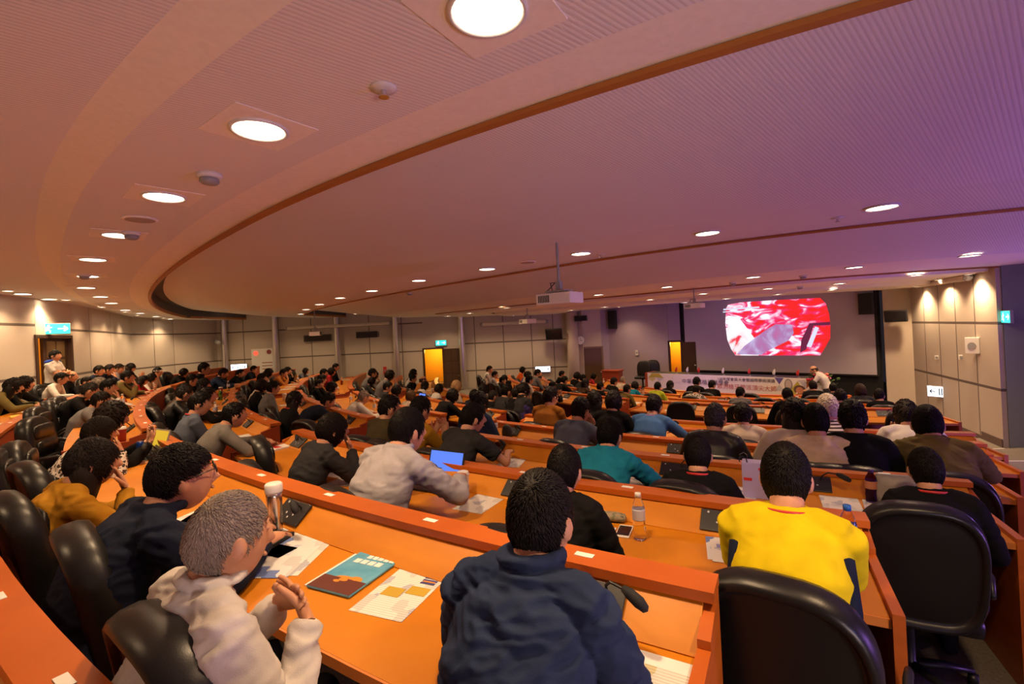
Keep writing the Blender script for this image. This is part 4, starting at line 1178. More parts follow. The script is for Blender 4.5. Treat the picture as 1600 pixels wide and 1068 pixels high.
# order along each row, counted from the stepped aisle
NEARMAP={('A','mustard'):'chinn',('A','pattern'):'chinn',('B','graylt'):'deskn',('B','charcoal'):'chinn',('B','black'):'lapn',('C','teal'):'deskn',('C','black'):'lapn',('C','charcoal'):'tdeskn',('D','creamy'):'lapn',('D','olive'):'deskn'}
LAN={('B','yellow'),('C','black'),('B','bluegray'),('E','bluepolo')}
byrow={}
for P in PEOPLE: byrow.setdefault(P[0],[]).append(P)
for k in order:
    L=sorted(byrow.get(k,[]),key=lambda P:P[1]); 
    for i,(kk,ps,hd,zt,col,phrase,hair,pose) in enumerate(L):
        where='%s from the steps, %s row'%(nth(i+1),ORD[k])
        base=pose
        if pose=='lap': pose=random.choice(['lap','lap','lapb','lapc'])
        if pose=='desk': pose=random.choice(['desk','deskb'])
        if ps<44 or (k=='A'):
            pose=NEARMAP.get((k,col),pose)
        lab='person in %s, %s, %s'%(phrase,HAIRTXT[hair],where)
        if len(lab.split())>16: lab='person in %s, %s'%(phrase,where)
        yaw={'main':4,'old':-6,'student':-6}.get(pose,random.uniform(-7,7))
        b=person(k,ps,hd,zt,col,phrase,hair,pose,lab,yaw=yaw,lan=(k,col) in LAN and ps<50 and base!='phone')
        if pose=='student':
            bm=bmesh.new()
            for sg in (-1,1):
                tube(bm,[(sg*.033+.024*math.cos(t),.112,.012+.017*math.sin(t)) for t in [2*math.pi*j/16 for j in range(17)]],.0022,6,None,0,False)
                tube(bm,[(sg*.056,.110,.016),(sg*.083,.05,.018),(sg*.084,-.01,.012)],.002,6)
            tube(bm,[(-.010,.113,.016),(.010,.113,.016)],.002,6)
            g=obj('glasses',bm,blackp,b,True); g.matrix_local=V[pose]['HM']
        if pose=='yellow':
            bm=bmesh.new()
            v=V[pose]
            for sg in (-1,1): tube(bm,[(sg*.155,.0,.60),(sg*.160,v['shl'].y*.45,.78),(sg*.156,v['shl'].y*.75,.92)],[(.032,.075),(.036,.08),(.03,.06)],12,(1,0,0))
            q=obj('side_panel',bm,cloth,b,True); q.color=(.008,.012,.03,1); tag(q,'dark navy side panels of the shirt')
        if base not in('main','student'):
            v=V[pose]; s=max(.86,min(1.12,zt/v['hc'].z)); d=min(hd+v['hc'].y*s,.93 if k!='Z' else 1.0)
            if pose=='old': d=d+.06; 
            if (k,phrase)==('C','black jacket with red lanyard'): ps+=.5; d=.76
            seats.append((k,ps,min(d+.02,{'old':.76,'yellow':.82}.get(pose,.76 if k=='A' else .84)),random.uniform(-12,12) if pose!='old' else -4,'under'))
for k,ps,dR,lab in CHAIRS: seats.append((k,ps,dR,random.uniform(-25,25),'empty'))
# drop empty seats that would stand inside an occupied one
ok=[]
for s in seats:
    if s[4]=='empty' and any(q[0]==s[0] and abs(q[1]-s[1])/57.3*ROW[s[0]][0]<(.50 if s[0] in 'AZ' else .56) for q in ok): continue
    ok.append(s)
for k in order:
    L=sorted([s for s in ok if s[0]==k],key=lambda s:s[1])
    for i,(kk,ps,dR,yaw,st) in enumerate(L):
        place_chair(k,ps,dR,yaw,('black leather swivel chair in use, %s seat from the steps, %s row' if st=='under' else 'empty black leather swivel chair, %s seat from the steps, %s row')%(nth(i+1),ORD[k]))
# the two who stand
st=person('Z',0,0,0,'white','white shirt','short','stand','person standing in rear doorway wearing white shirt with blue shoulders',loc=(-9.35,9.6,.16),rz=-R_(75),s=.93)
bm=bmesh.new(); v=V['stand']
tube(bm,[v['shl']+Vector((-.20,-.01,.045)),v['shl']+Vector((-.1,-.015,.075)),v['shl']+Vector((0,-.03,.075)),v['shl']+Vector((.1,-.015,.075)),v['shl']+Vector((.20,-.01,.045))],[(.05,.02),(.062,.025),(.062,.025),(.062,.025),(.05,.02)],12,(0,1,0))
q=obj('shoulder_yoke',bm,cloth,st,True); q.color=(.02,.05,.28,1); tag(q,'blue shoulder yoke')
sp=person('J',0,0,0,'white','white shirt','bald','speaker','speaker in white shirt stooping over flowers beside the banner table',loc=(8.42,12.72,-1.25),rz=R_(52),s=.97)
sp['group']=''; del sp['group']; del st['group']
# ---------------------------------------------------------------- things on the desks
def printed(name,base,inks,scale=(14,9),amount=.45):
    """printed sheet: blocks of ink on paper"""
    m=mat(name,base,.55); N,L,b=nd(m)
    tc=N.new('ShaderNodeTexCoord'); mp=N.new('ShaderNodeMapping'); mp.inputs['Scale'].default_value=(scale[0],scale[1],1)
    L.new(tc.outputs['Object'],mp.inputs['Vector'])
    v=N.new('ShaderNodeTexVoronoi'); v.distance='CHEBYCHEV'; v.inputs['Scale'].default_value=1.; L.new(mp.outputs['Vector'],v.inputs['Vector'])
    cr=N.new('ShaderNodeValToRGB'); cr.color_ramp.interpolation='CONSTANT'; sp=N.new('ShaderNodeSeparateColor'); L.new(v.outputs['Color'],sp.inputs['Color'])
    e=cr.color_ramp.elements; e[0].color=(*base,1); e[1].position=1-amount; e[1].color=(*inks[0],1)
    for i,c in enumerate(inks[1:]):
        q=e.new(1-amount+amount*(i+1)/len(inks)); q.color=(*c,1)
    L.new(sp.outputs['Red'],cr.inputs['Fac'])
    w=N.new('ShaderNodeTexWave'); w.bands_direction='Y'; w.inputs['Scale'].default_value=28.; L.new(tc.outputs['Object'],w.inputs['Vector'])
    c2=N.new('ShaderNodeValToRGB'); c2.color_ramp.interpolation='CONSTANT'; c2.color_ramp.elements[0].color=(.75,.75,.75,1); c2.color_ramp.elements[1].position=.25; c2.color_ramp.elements[1].color=(1,1,1,1)
    L.new(w.outputs['Fac'],c2.inputs['Fac'])
    mx=N.new('ShaderNodeMix'); mx.data_type='RGBA'; mx.blend_type='MULTIPLY'; mx.inputs['Factor'].default_value=1.
    L.new(cr.outputs['Color'],mx.inputs[6]); L.new(c2.outputs['Color'],mx.inputs[7]); L.new(mx.outputs[2],b.inputs['Base Color'])
    return m
print_text=printed('printed_paper',(.76,.74,.70),[(.45,.47,.55),(.6,.6,.58)],(22,14),.3)
print_blue=printed('printed_blue',(.74,.74,.74),[(.15,.22,.5),(.5,.55,.7),(.6,.6,.6)],(16,12),.5)
print_map=printed('printed_map',(.72,.68,.62),[(.5,.45,.6),(.55,.5,.3),(.4,.4,.5)],(18,14),.4)
skyblue=add_noise(mat('brochure_blue',rough=.35),14.,(.06,.30,.50),(.14,.42,.60))
orangep=mat('print_orange',(.75,.26,.03),.4); darkred=mat('print_dark_red',(.12,.03,.02),.4); goldp=mat('print_gold',(.5,.34,.04),.4); pinkp=mat('print_pink',(.6,.25,.38),.4)
navyp=mat('print_navy',(.05,.06,.2),.4); greenp=mat('green_bottle',(.08,.22,.02),.3); canblue=mat('can_blue',(.01,.05,.30),.3,.3); lav=mat('bag_lavender',(.42,.36,.60),.7)
poucm=add_noise(mat('pouch_leather',rough=.45),30.,(.24,.21,.18),(.30,.26,.22)); yel=mat('notebook_yellow',(.75,.5,.06),.6)
screen_blue=mat('screen_blue',(.02,.05,.3),.3,emit=(.10,.22,.85),es=1.1); screen_lit=mat('screen_lit',(.5,.6,.9),.3,emit=(.55,.7,1.),es=2.5); screen_yel=mat('screen_yellow',(.4,.3,.02),.3,emit=(.6,.42,.03),es=.8)
caseb=mat('case_black',(.015,.015,.016),.7); pencilm=add_noise(mat('pencil_case_cloth',rough=.8),40.,(.40,.30,.2),(.10,.13,.06))
def sheet(bm,w,h,z=0.,mi=0,cx=0,cy=0,t=.0012):
    box(bm,cx-w/2,cx+w/2,cy-h/2,cy+h/2,z,z+t,mi=mi)
def bottle(t,body,capm,label,h=.21,r=.031,liquid=None):
    bm=bmesh.new(); lathe(bm,[(r*.8,0),(r,.008),(r*.94,.03),(r,.05),(r*.92,h*.40),(r,h*.44),(r,h*.68),(r*.8,h*.80),(.014,h*.92),(.013,h*.95)],20); obj('bottle_body',bm,body,t,True)
    bm=bmesh.new(); lathe(bm,[(.0155,h*.93),(.0155,h*1.02),(.013,h*1.03)],16); obj('cap',bm,capm,t,True)
    if label: 
        bm=bmesh.new(); lathe(bm,[(r*1.01,h*.44),(r*1.015,h*.46),(r*1.015,h*.66),(r*1.01,h*.68)],20); obj('wrap_label',bm,label,t,True)
def item(kind,t):
    bm=bmesh.new()
    if kind=='sheet': sheet(bm,.21,.297); obj('page',bm,print_text,t)
    elif kind=='sheet_big':
        sheet(bm,.30,.40); obj('page',bm,print_text,t); bm=bmesh.new(); sheet(bm,.29,.38,.0014,0,-.03,-.03); obj('page',bm,print_blue,t)
    elif kind=='tablet':
        box(bm,-.085,.085,-.115,.115,0,.018,bev=.004); obj('case',bm,caseb,t)
        bm=bmesh.new(); box(bm,-.07,.07,-.10,.10,.0182,.0192); obj('glass',bm,screen_off,t)
    elif kind=='leaflet_dark':
        sheet(bm,.15,.21); obj('page',bm,caseb,t); bm=bmesh.new(); sheet(bm,.12,.10,.0014,0,0,-.03); obj('picture',bm,printed('print_pinks',(.4,.2,.3),[(.6,.5,.7),(.25,.2,.4),(.65,.45,.4)],(40,40),.7),t)
    elif kind in('leaflet_blue','leaflet'):
        sheet(bm,.17,.24); obj('page',bm,print_blue,t)
        bm=bmesh.new(); sheet(bm,.17,.23,.0015,0,.02,-.025); obj('page',bm,print_text,t)
        bm=bmesh.new(); sheet(bm,.12,.035,.003,0,.02,.02); obj('print_block',bm,mat('print_lilac',(.25,.27,.55),.5) if kind=='leaflet' else orangep,t)
    elif kind=='brochure':
        sheet(bm,.215,.30,0,0,-.02,.012,.003); obj('page',bm,paper,t)
        bm=bmesh.new(); box(bm,-.105,.105,-.148,.148,.003,.011,bev=.002); obj('cover',bm,skyblue,t)
        bm=bmesh.new(); sheet(bm,.207,.085,.0111,0,0,-.104); obj('print_ground',bm,darkred,t)
        bm=bmesh.new()
        for cx,cy,rx,ry in ((.0,-.070,.05,.026),(.045,-.055,.03,.02),(-.02,-.085,.035,.02)): ball(bm,(cx,cy,.0118),(rx,ry,.0006),16,4)
        obj('print_shape',bm,orangep,t)
        bm=bmesh.new(); 
        for i in range(5): sheet(bm,.022,.024,.0112,0,.03+.0*i+.028*(i-2),.105)
        for i in range(4): sheet(bm,.028,.03,.0112,0,-.02+.036*(i-1),.065)
        obj('print_title',bm,paper,t)
    elif kind=='flyer':
        sheet(bm,.215,.30); obj('page',bm,print_text,t)
        bm=bmesh.new(); sheet(bm,.075,.055,.0014,0,-.03,-.01); sheet(bm,.08,.05,.0014,0,.055,.02); obj('print_picture',bm,goldp,t)
        bm=bmesh.new()
        for i in range(4): sheet(bm,.06,.011,.0014,0,.06,.075+.018*i)
        obj('print_bar',bm,navyp,t)
        bm=bmesh.new(); sheet(bm,.05,.007,.0016,0,.06,.085); sheet(bm,.05,.007,.0016,0,.06,.12); obj('print_stripe',bm,orangep,t)
    elif kind=='map':
        sheet(bm,.22,.42); obj('page',bm,paper,t)
        bm=bmesh.new(); sheet(bm,.15,.16,.0014,0,.04,.08); obj('print_map',bm,print_map,t)
        bm=bmesh.new(); sheet(bm,.055,.055,.0016,0,-.055,.045); obj('print_box',bm,orangep,t)
        bm=bmesh.new()
        for cx,cy in ((-.068,.06),(-.045,.06),(-.068,.033),(-.045,.033)): sheet(bm,.014,.012,.003,0,cx,cy)
        for i in range(4): sheet(bm,.10,.006,.0016,0,.0,-.04-.02*i)
        obj('print_text',bm,mat('ink_grey',(.35,.3,.33),.6),t)
    elif kind=='tumbler':
        lathe(bm,[(.030,0),(.033,.01),(.036,.17),(.036,.19)],24); obj('steel_body',bm,mat('tumbler_steel',(.6,.55,.5),.22,.95),t,True)
        bm=bmesh.new(); lathe(bm,[(.039,.188),(.040,.195),(.040,.226),(.034,.232)],24); obj('lid',bm,whitep,t,True)
    elif kind=='can':
        lathe(bm,[(.022,0),(.026,.008),(.026,.15),(.022,.163)],20); obj('can_body',bm,canblue,t,True)
        bm=bmesh.new(); lathe(bm,[(.021,.163),(.021,.166)],16); obj('lid',bm,chrome,t)
        bm=bmesh.new(); lathe(bm,[(.0263,.06),(.0263,.10)],20); obj('can_band',bm,mat('can_band',(.3,.4,.6),.3),t)
    elif kind.startswith('laptop'):
        box(bm,-.16,.16,-.11,.11,0,.014,bev=.003); obj('keyboard_base',bm,mat('laptop_silver',(.5,.5,.5),.35,.6) if kind=='laptop' else blackp,t)
        bm=bmesh.new(); box(bm,-.14,.14,-.02,.09,.0142,.0152); obj('keys',bm,caseb,t)
        M=Matrix.Translation((0,.112,.012))@Matrix.Rotation(R_(-18),4,'X')
        bm=bmesh.new(); box(bm,-.16,.16,-.004,.004,0,.215,M,bev=.0); l=obj('screen_lid',bm,mat('laptop_silver',(.5,.5,.5),.35,.6) if kind=='laptop' else blackp,t)
        bm=bmesh.new(); box(bm,-.148,.148,-.0055,-.0042,.012,.203,M); obj('display',bm,{'laptop':screen_yel,'laptop_blue':screen_blue}.get(kind,screen_off),l)
    elif kind=='bottle_green': bm.free(); bottle(t,greenp,whitep,None,.2,.03)
    elif kind=='bottle_clear': bm.free(); bottle(t,clear,whitep,mat('clear_label',(.62,.62,.72),.5),.225,.0315)
    elif kind=='bottle_blue': bm.free(); bottle(t,clear,mat('cap_blue',(.01,.11,.45),.4),mat('label_blue',(.05,.16,.55),.45),.235,.033)
    elif kind=='bottle_purple': bm.free(); bottle(t,bluecl,mat('cap_purple',(.05,.02,.14),.4),mat('label_orange',(.5,.2,.1),.5),.20,.034)
    elif kind=='bottle_tea': bm.free(); bottle(t,teacl,mat('cap_orange',(.6,.2,.03),.4),None,.15,.028)
    elif kind in('cup_white','cup_red','cup_blue'):
        m=mat(kind,{'cup_white':(.72,.70,.67),'cup_red':(.28,.02,.03),'cup_blue':(.15,.4,.6)}[kind],.5)
        lathe(bm,[(.030,0),(.040,.12),(.041,.125)],24); obj('cup_body',bm,m,t,True)
        bm=bmesh.new(); lathe(bm,[(.043,.122),(.044,.13),(.038,.138),(.037,.146),(.034,.148)],24); obj('lid',bm,whitep,t,True)
    elif kind=='tissue': box(bm,-.06,.06,-.05,.05,0,.09,bev=.006); obj('carton',bm,whitep,t)
    elif kind.startswith('phone'):
        box(bm,-.036,.036,-.073,.073,0,.008,bev=.003); obj('phone_body',bm,whitep if kind=='phone_white' else blackp,t)
        bm=bmesh.new(); box(bm,-.032,.032,-.058,.058,.0081,.0087); obj('display',bm,screen_off,t)
    elif kind=='pencil_case':
        tube(bm,[(-.10,0,.022),(-.06,0,.026),(.06,0,.026),(.10,0,.022)],[(.028,.02),(.034,.025),(.034,.025),(.028,.02)],16,(0,1,0)); obj('pouch',bm,pencilm,t,True)
        bm=bmesh.new(); tube(bm,[(-.095,-.022,.036),(.095,-.022,.036)],.003,6); obj('zip',bm,blackp,t)
    elif kind=='notepad': sheet(bm,.09,.09,t=.006); obj('pages',bm,paper,t)
    elif kind=='notebook': box(bm,-.09,.09,-.12,.12,0,.014,bev=.002); obj('cover',bm,yel,t)
    elif kind=='folder_yellow': box(bm,-.15,.15,-.11,.11,0,.02,bev=.003); obj('cover',bm,yel,t)
    elif kind=='folder':
        box(bm,-.11,.11,-.15,.15,0,.016,bev=.002); obj('cover',bm,paper,t); bm=bmesh.new(); sheet(bm,.16,.06,.0162,0,0,.02); obj('print_block',bm,red,t)
    elif kind=='pen': tube(bm,[(-.065,0,.006),(.06,0,.006),(.07,0,.006)],[.005,.005,.002],10); obj('barrel',bm,whitep,t,True)
    elif kind=='tote':
        n=8
        box(bm,-.085,.085,-.05,.05,0,.235,bev=.004); obj('bag_body',bm,lav,t)
        bm=bmesh.new(); sheet(bm,.05,.002,.0,0); bm.clear()
        box(bm,.015,.06,-.0515,-.0505,.19,.205); obj('print_mark',bm,red,t)
        bm=bmesh.new(); box(bm,-.075,-.025,-.0515,-.0505,.115,.135); obj('print_mark',bm,red,t)
        for y in (-.045,.045):
            bm=bmesh.new(); tube(bm,[(-.05,y,.23),(-.055,y,.26),(-.075,y*1.2,.275),(-.10,y,.262),(-.095,y,.235)],.004,6); obj('handle',bm,blackp,t)
    elif kind=='pouch':
        tube(bm,[(0,0,.005),(0,0,.05),(0,0,.12),(0,0,.165),(0,0,.175)],[(.13,.05),(.14,.06),(.135,.05),(.125,.022),(.122,.012)],20,(1,0,0)); obj('bag_body',bm,poucm,t,True)
        bm=bmesh.new(); tube(bm,[(-.122,0,.178),(.122,0,.178)],.006,8); obj('zip',bm,greyp,t)
    elif kind=='case_black':
        tube(bm,[(0,0,.0),(0,0,.06),(0,0,.13),(0,0,.15)],[(.07,.05),(.075,.055),(.06,.04),(.03,.02)],16,(1,0,0)); obj('bag_body',bm,caseb,t,True)
    elif kind=='tablet_lit':
        M=Matrix.Rotation(R_(65),4,'X'); box(bm,-.12,.12,0,.17,0,.008,M); obj('case',bm,caseb,t); bm=bmesh.new(); box(bm,-.11,.11,.01,.16,.0082,.0092,M); obj('display',bm,screen_lit,t)
    else: bm.free()
NAMES=dict(tumbler='steel_tumbler',sheet_big='printed_sheet',tablet='tablet_case',leaflet_dark='leaflet',leaflet_blue='leaflet',brochure='brochure',flyer='flyer',map='map_sheet',sheet='paper_sheet',can='drink_can',laptop='laptop',bottle_green='drink_bottle',cup_red='drink_cup',tissue='paper_box',cup_white='paper_cup',laptop_blue='laptop',laptop_dark='laptop',pencil_case='pencil_case',bottle_clear='water_bottle',phone_white='smartphone',notepad='notepad',pen='pen',leaflet='leaflet',bottle_blue='water_bottle',phone_dark='smartphone',folder='folder',tote='paper_bag',bottle_purple='drink_bottle',pouch='leather_pouch',bottle_tea='drink_bottle',notebook='notebook',case_black='fabric_case',tablet_lit='tablet',folder_yellow='folder',cup_blue='drink_cup')
FLATL={}
for kind,k,ps,dR,yaw,label in ITEMS:
    if not -.03<dR<.80: print('ITEM off desk',kind,k,ps,dR,label)
    for g0,g1 in ((44.0,46.7),(63.6,66.4)):
        if g0<ps<g1: ps=g0-.4 if ps<(g0+g1)/2 else g1+.4
    ps=min(ps,90.)
    dR=max(.24,min(.62,dR))
    if kind in('sheet','sheet_big','flyer','brochure','map','folder'): dR=min(dR,.50)
    if kind in('sheet','leaflet','folder','folder_yellow','leaflet_dark','leaflet_blue') : dR=max(dR,.33)
    if kind in('map',): dR=.45
    dz=.0005+(.0022 if kind=='tablet' else 0)
    if kind=='tumbler': dz=.0035
    t=empty(NAMES[kind],pol(ROW[k][0]+dR,ps,flr(k)+DESK+dz),-R_(ps)+R_(yaw))
    tag(t,label,NAMES[kind].split('_')[-1]); item(kind,t)
# papers, bottles and cups in front of many seats
rq=random.Random(11); BASE={}
def scatter(kind,nm,cat,k,ps,dR,yaw,label,group):
    if kind not in BASE:
        t=empty(nm); item(kind,t); BASE[kind]=t
    else: t=dup(BASE[kind])
    t.location=pol(ROW[k][0]+dR,ps,flr(k)+DESK+.0005); t.rotation_euler=(0,0,-R_(ps)+R_(yaw)); tag(t,label,cat,group)
for k in order:
    L=sorted(byrow.get(k,[]),key=lambda P:P[1])
    for i,P in enumerate(L):
        ps=P[1]
        if (k in 'ABC' and ps<44) or any(q[1]==k and abs(q[2]-ps)/57.3*ROW[k][0]<.35 for q in ITEMS): continue
        w='%s person from the steps, %s row'%(nth(i+1),ORD[k]); r=rq.random(); dp=57.3/ROW[k][0]
        if 44.9<ps<46.6 or 64.2<ps<66.4: continue
        if r<.62: scatter('sheet','paper_sheet','sheet',k,ps+rq.uniform(-.06,.06)*dp,.40,rq.uniform(-20,20),'white printed paper in front of '+w,'papers in front of the audience')
        if r>.45 and not(44.<ps+.3*dp<46.9 or 63.6<ps+.3*dp<66.6): 
            kd=rq.choice(['bottle_clear','bottle_clear','cup_white','bottle_tea']); nm=NAMES[kd]
            scatter(kd,nm,nm.split('_')[-1],k,ps+.26*dp,.34,0,{'bottle_clear':'clear water bottle','cup_white':'white paper cup','bottle_tea':'amber tea bottle'}[kd]+' beside '+w,'drinks in front of the audience')
# ---------------------------------------------------------------- things on walls and ceiling
def facing(loc,az): return Matrix.Translation(loc)@Matrix.Rotation(-R_(az),4,'Z')      # local -y looks back along azimuth az
def wthing(name,loc,az,label,cat):
    t=empty(name,loc,-R_(az)); return tag(t,label,cat)
def exit_sign(loc,az,label):
    t=wthing('exit_sign',loc,az,label,'sign')
    bm=bmesh.new(); box(bm,-.24,.24,.0,.05,-.12,.12,bev=.005); obj('casing',bm,greyp,t)
    bm=bmesh.new(); box(bm,-.23,.23,-.004,0,-.11,.11); obj('lit_face',bm,exit_em,t)
    bm=bmesh.new()
    ball(bm,(-.115,-.006,.068),(.02,.002,.02),10,5)
    tube(bm,[(-.12,-.006,.045),(-.125,-.006,-.01)],[(.022,.002),(.02,.002)],8,(1,0,0))
    tube(bm,[(-.125,-.006,-.01),(-.09,-.006,-.05),(-.10,-.006,-.085)],[(.012,.002)]*3,6,(1,0,0)); tube(bm,[(-.125,-.006,-.01),(-.155,-.006,-.045),(-.19,-.006,-.05)],[(.012,.002)]*3,6,(1,0,0))
    tube(bm,[(-.12,-.006,.04),(-.08,-.006,.02),(-.06,-.006,.035)],[(.009,.002)]*3,6,(1,0,0)); tube(bm,[(-.12,-.006,.04),(-.16,-.006,.02),(-.165,-.006,-.01)],[(.009,.002)]*3,6,(1,0,0))
    box(bm,.03,.15,-.007,-.005,-.012,.012); 
    for s in (-1,1): tube(bm,[(.19,-.006,0),(.13,-.006,s*.05)],[(.014,.002)]*2,6,(1,0,0))
    obj('pictogram',bm,mat('sign_pale',(.8,.95,.9),.5,emit=(.75,1.,.92),es=2.),t)
exit_sign((-10.02,10.42,2.2),-52,'green exit sign above the rear doorway of standing person')
exit_sign((-3.15,20.85,1.27),0,'green exit sign above the yellow lit side doorway')
exit_sign((9.36,8.98,1.45),122,'green exit sign on the blue grey wall edge')
def lit_sign(loc,az,label,w=.55,h=.24,marks=True):
    t=wthing('direction_sign',loc,az,label,'sign')
    bm=bmesh.new(); box(bm,-w/2,w/2,0,.05,-h/2,h/2,bev=.006); obj('casing',bm,greyp,t)
    bm=bmesh.new(); box(bm,-w/2+.015,w/2-.015,-.004,0,-h/2+.015,h/2-.015); obj('lit_face',bm,white_em,t)
    bm=bmesh.new()
    for sg in (-1,1):
        box(bm,min(sg*w*.22,sg*w*.38),max(sg*w*.22,sg*w*.38),-.006,-.0045,-.012,.012)
        for q in (-1,1): tube(bm,[(sg*w*.40,-.0055,0),(sg*w*.32,-.0055,q*h*.16)],[(.012,.0012)]*2,6,(1,0,0))
    for x in (-.05,.0,.05): box(bm,x-.012,x+.012,-.006,-.0045,-h*.30,h*.30)
    obj('sign_mark',bm,signdark,t)
lit_sign((10.39,11.54,-.36),67.3,'white lit direction sign low on the panelled side wall',.62,.28)
lit_sign((-12.35,21.3,.62),-3,'white lit direction sign on the far wall panels',.72,.3)
lit_sign((1.25,20.5,-.08),5,'white lit direction sign low near side wall pier',.66,.26)
# clock
t=wthing('wall_clock',(2.86,19.95,1.10),10,'round white wall clock above the brown closed door','clock')
bm=bmesh.new(); lathe(bm,[(.17,-.02),(.19,0),(.19,.03),(.17,.04)],28,M=Matrix.Rotation(math.pi/2,4,'X')); obj('rim',bm,greyp,t,True)
bm=bmesh.new(); lathe(bm,[(.168,.041),(.01,.043)],28,M=Matrix.Rotation(math.pi/2,4,'X')); obj('dial',bm,whitep,t)
bm=bmesh.new(); box(bm,-.006,.006,-.05,-.046,0,.12); box(bm,-.008,.07,-.05,-.046,-.008,.008); obj('hands',bm,blackp,t)
def monitor(loc,az,label,w=.62,h=.40,tilt=12):
    t=wthing('monitor',loc,az,label,'monitor')
    M=Matrix.Rotation(R_(tilt),4,'X')
    bm=bmesh.new(); box(bm,-w/2,w/2,-.06,.06,-h/2,h/2,M,bev=.012); obj('monitor_case',bm,blackp,t)
    bm=bmesh.new(); box(bm,-w/2+.03,w/2-.03,-.064,-.061,-h/2+.03,h/2-.03,M); obj('display',bm,screen_off,t)
    bm=bmesh.new(); tube(bm,[(0,.05,.05),(0,.20,.12),(0,.34,.12)],.025,8); obj('wall_bracket',bm,blackp,t)
monitor((10.50,12.95,1.53),48,'black wall monitor on the plain pier right of projection screen',.50,.32,8)
monitor((1.75,19.9,1.42),15,'black tilted monitor on the side wall panels',.70,.46,18)
def loudspeaker(loc,az,label,w,d,h):
    t=wthing('loudspeaker',loc,az,label,'speaker')
    bm=bmesh.new(); box(bm,-w/2,w/2,0,d,-h/2,h/2,bev=.015); obj('cabinet',bm,blackp,t)
    bm=bmesh.new(); box(bm,-w/2+.03,w/2-.03,-.008,0,-h/2+.03,h/2-.03,bev=.003); obj('grille',bm,blackm,t)
    bm=bmesh.new(); tube(bm,[(0,d,0),(0,d+.15,.0)],.03,8); obj('wall_bracket',bm,greyp,t)
loudspeaker((4.2,19.95,1.9),40,'tall black column loudspeaker on the violet stage wall',.34,.25,.78)
loudspeaker((2.84,19.55,2.02),20,'small black loudspeaker near ceiling above clock',.50,.25,.22)
loudspeaker((10.22,13.66,1.92),47,'black loudspeaker hung at top corner beside projection screen',.36,.25,.62)
# projectors
def projector(loc,az,label,s,htop,dark=False):
    t=wthing('projector',loc,az,label,'projector')
    body=mat('projector_white',(.85,.78,.70),.5)
    bm=bmesh.new(); box(bm,-.23*s,.23*s,-.16*s,.16*s,-.065*s,.065*s,bev=.02*s); b=obj('projector_body',bm,body,t)
    bm=bmesh.new(); lathe(bm,[(.055*s,0),(.055*s,.03*s),(.04*s,.032*s)],18,M=Matrix.Translation((.08*s,.158*s,0))@Matrix.Rotation(R_(-90),4,'X')); obj('lens',bm,blackp,t)
    bm=bmesh.new()
    for i in range(7): box(bm,-.232*s,-.228*s,-.12*s+.034*i*s,-.10*s+.034*i*s,-.045*s,.045*s)
    obj('side_vent',bm,caseb,b); bm=bmesh.new()
    for i in range(7): box(bm,-.19*s+.022*i*s,-.178*s+.022*i*s,-.163*s,-.158*s,-.04*s,.04*s)
    obj('rear_vent',bm,caseb,b)
    bm=bmesh.new(); box(bm,-.13*s,.13*s,-.10*s,.10*s,.075*s,.095*s); box(bm,-.03*s,.03*s,-.03*s,.03*s,.09*s,.2*s); obj('mount_plate',bm,greyp,t)
    bm=bmesh.new(); tube(bm,[(0,0,.1*s),(0,0,htop-loc[2])],.016*max(s,.8),10,(1,0,0)); obj('ceiling_pole',bm,greyp,t)
    bm=bmesh.new(); tube(bm,[(-.10*s,.02,.09*s),(-.14*s,.04,.20*s),(-.05*s,.0,.19*s),(-.10*s,-.05,.12*s),(-.17*s,.0,.10*s)],.006,6); obj('cable',bm,blackp,t)
projector((.57,5.5,2.0),36,'large white ceiling projector on a pole over the audience',1.0,ZC+.99)
projector((4.26,11.0,2.02),44,'white ceiling projector nearest the projection screen',.86,ZC+.78)
projector((.52,15.3,1.93),60,'white ceiling projector before the side wall roller screen',1.1,ZC+.75)
projector((-6.85,16.5,1.89),75,'white ceiling projector in front of the far wall vent',1.1,ZC+1.2)
# roller screens on the side walls
def roller(a,b,label):
    a=Vector(a);b=Vector(b); t=empty('roller_screen',(a+b)/2); tag(t,label,'roller screen')
    bm=bmesh.new(); tube(bm,[a,b],[(.075,.075)]*2,14); keep(obj('screen_case',bm,mat('roller_white',(.66,.58,.48),.5)),t)
    for p in (a,b):
        bm=bmesh.new(); ball(bm,p,(.085,.085,.085),10,8); keep(obj('end_cap',bm,greyp),t)
roller((10.66,12.45,2.32),(9.62,9.95,2.30),'white roller screen case along top of panelled side wall')
roller((-1.3,20.6,1.98),(1.5,20.4,1.98),'white roller screen case high on the side wall')
roller((-10.0,21.1,2.25),(-5.3,20.75,2.25),'long pale roller screen case on far wall columns')
# fire panel, vents, small boxes
t=wthing('fire_alarm_panel',(-11.25,21.3,.85),-3,'white fire alarm board with red lamp on far wall','alarm panel')
bm=bmesh.new(); box(bm,-.5,.5,0,.03,-.75,.55,bev=.008); obj('board',bm,whitep,t)
bm=bmesh.new(); lathe(bm,[(.10,0),(.10,.02),(.06,.03)],18,M=Matrix.Translation((-.3,-.0,.36))@Matrix.Rotation(math.pi/2,4,'X')); obj('alarm_lamp',bm,mat('alarm_red',(.7,.05,.03),.4,emit=(1,.08,.04),es=1.5),t)
bm=bmesh.new(); lathe(bm,[(.10,0),(.10,.02)],18,M=Matrix.Translation((.28,-.0,.40))@Matrix.Rotation(math.pi/2,4,'X')); obj('bell',bm,mat('bell_red',(.22,.03,.04),.5),t)
bm=bmesh.new()
for i in range(4): box(bm,-.05,.4,-.004,0,-.10-.14*i,-.06-.14*i)
obj('notice',bm,mat('ink_red',(.35,.12,.1),.6),t)
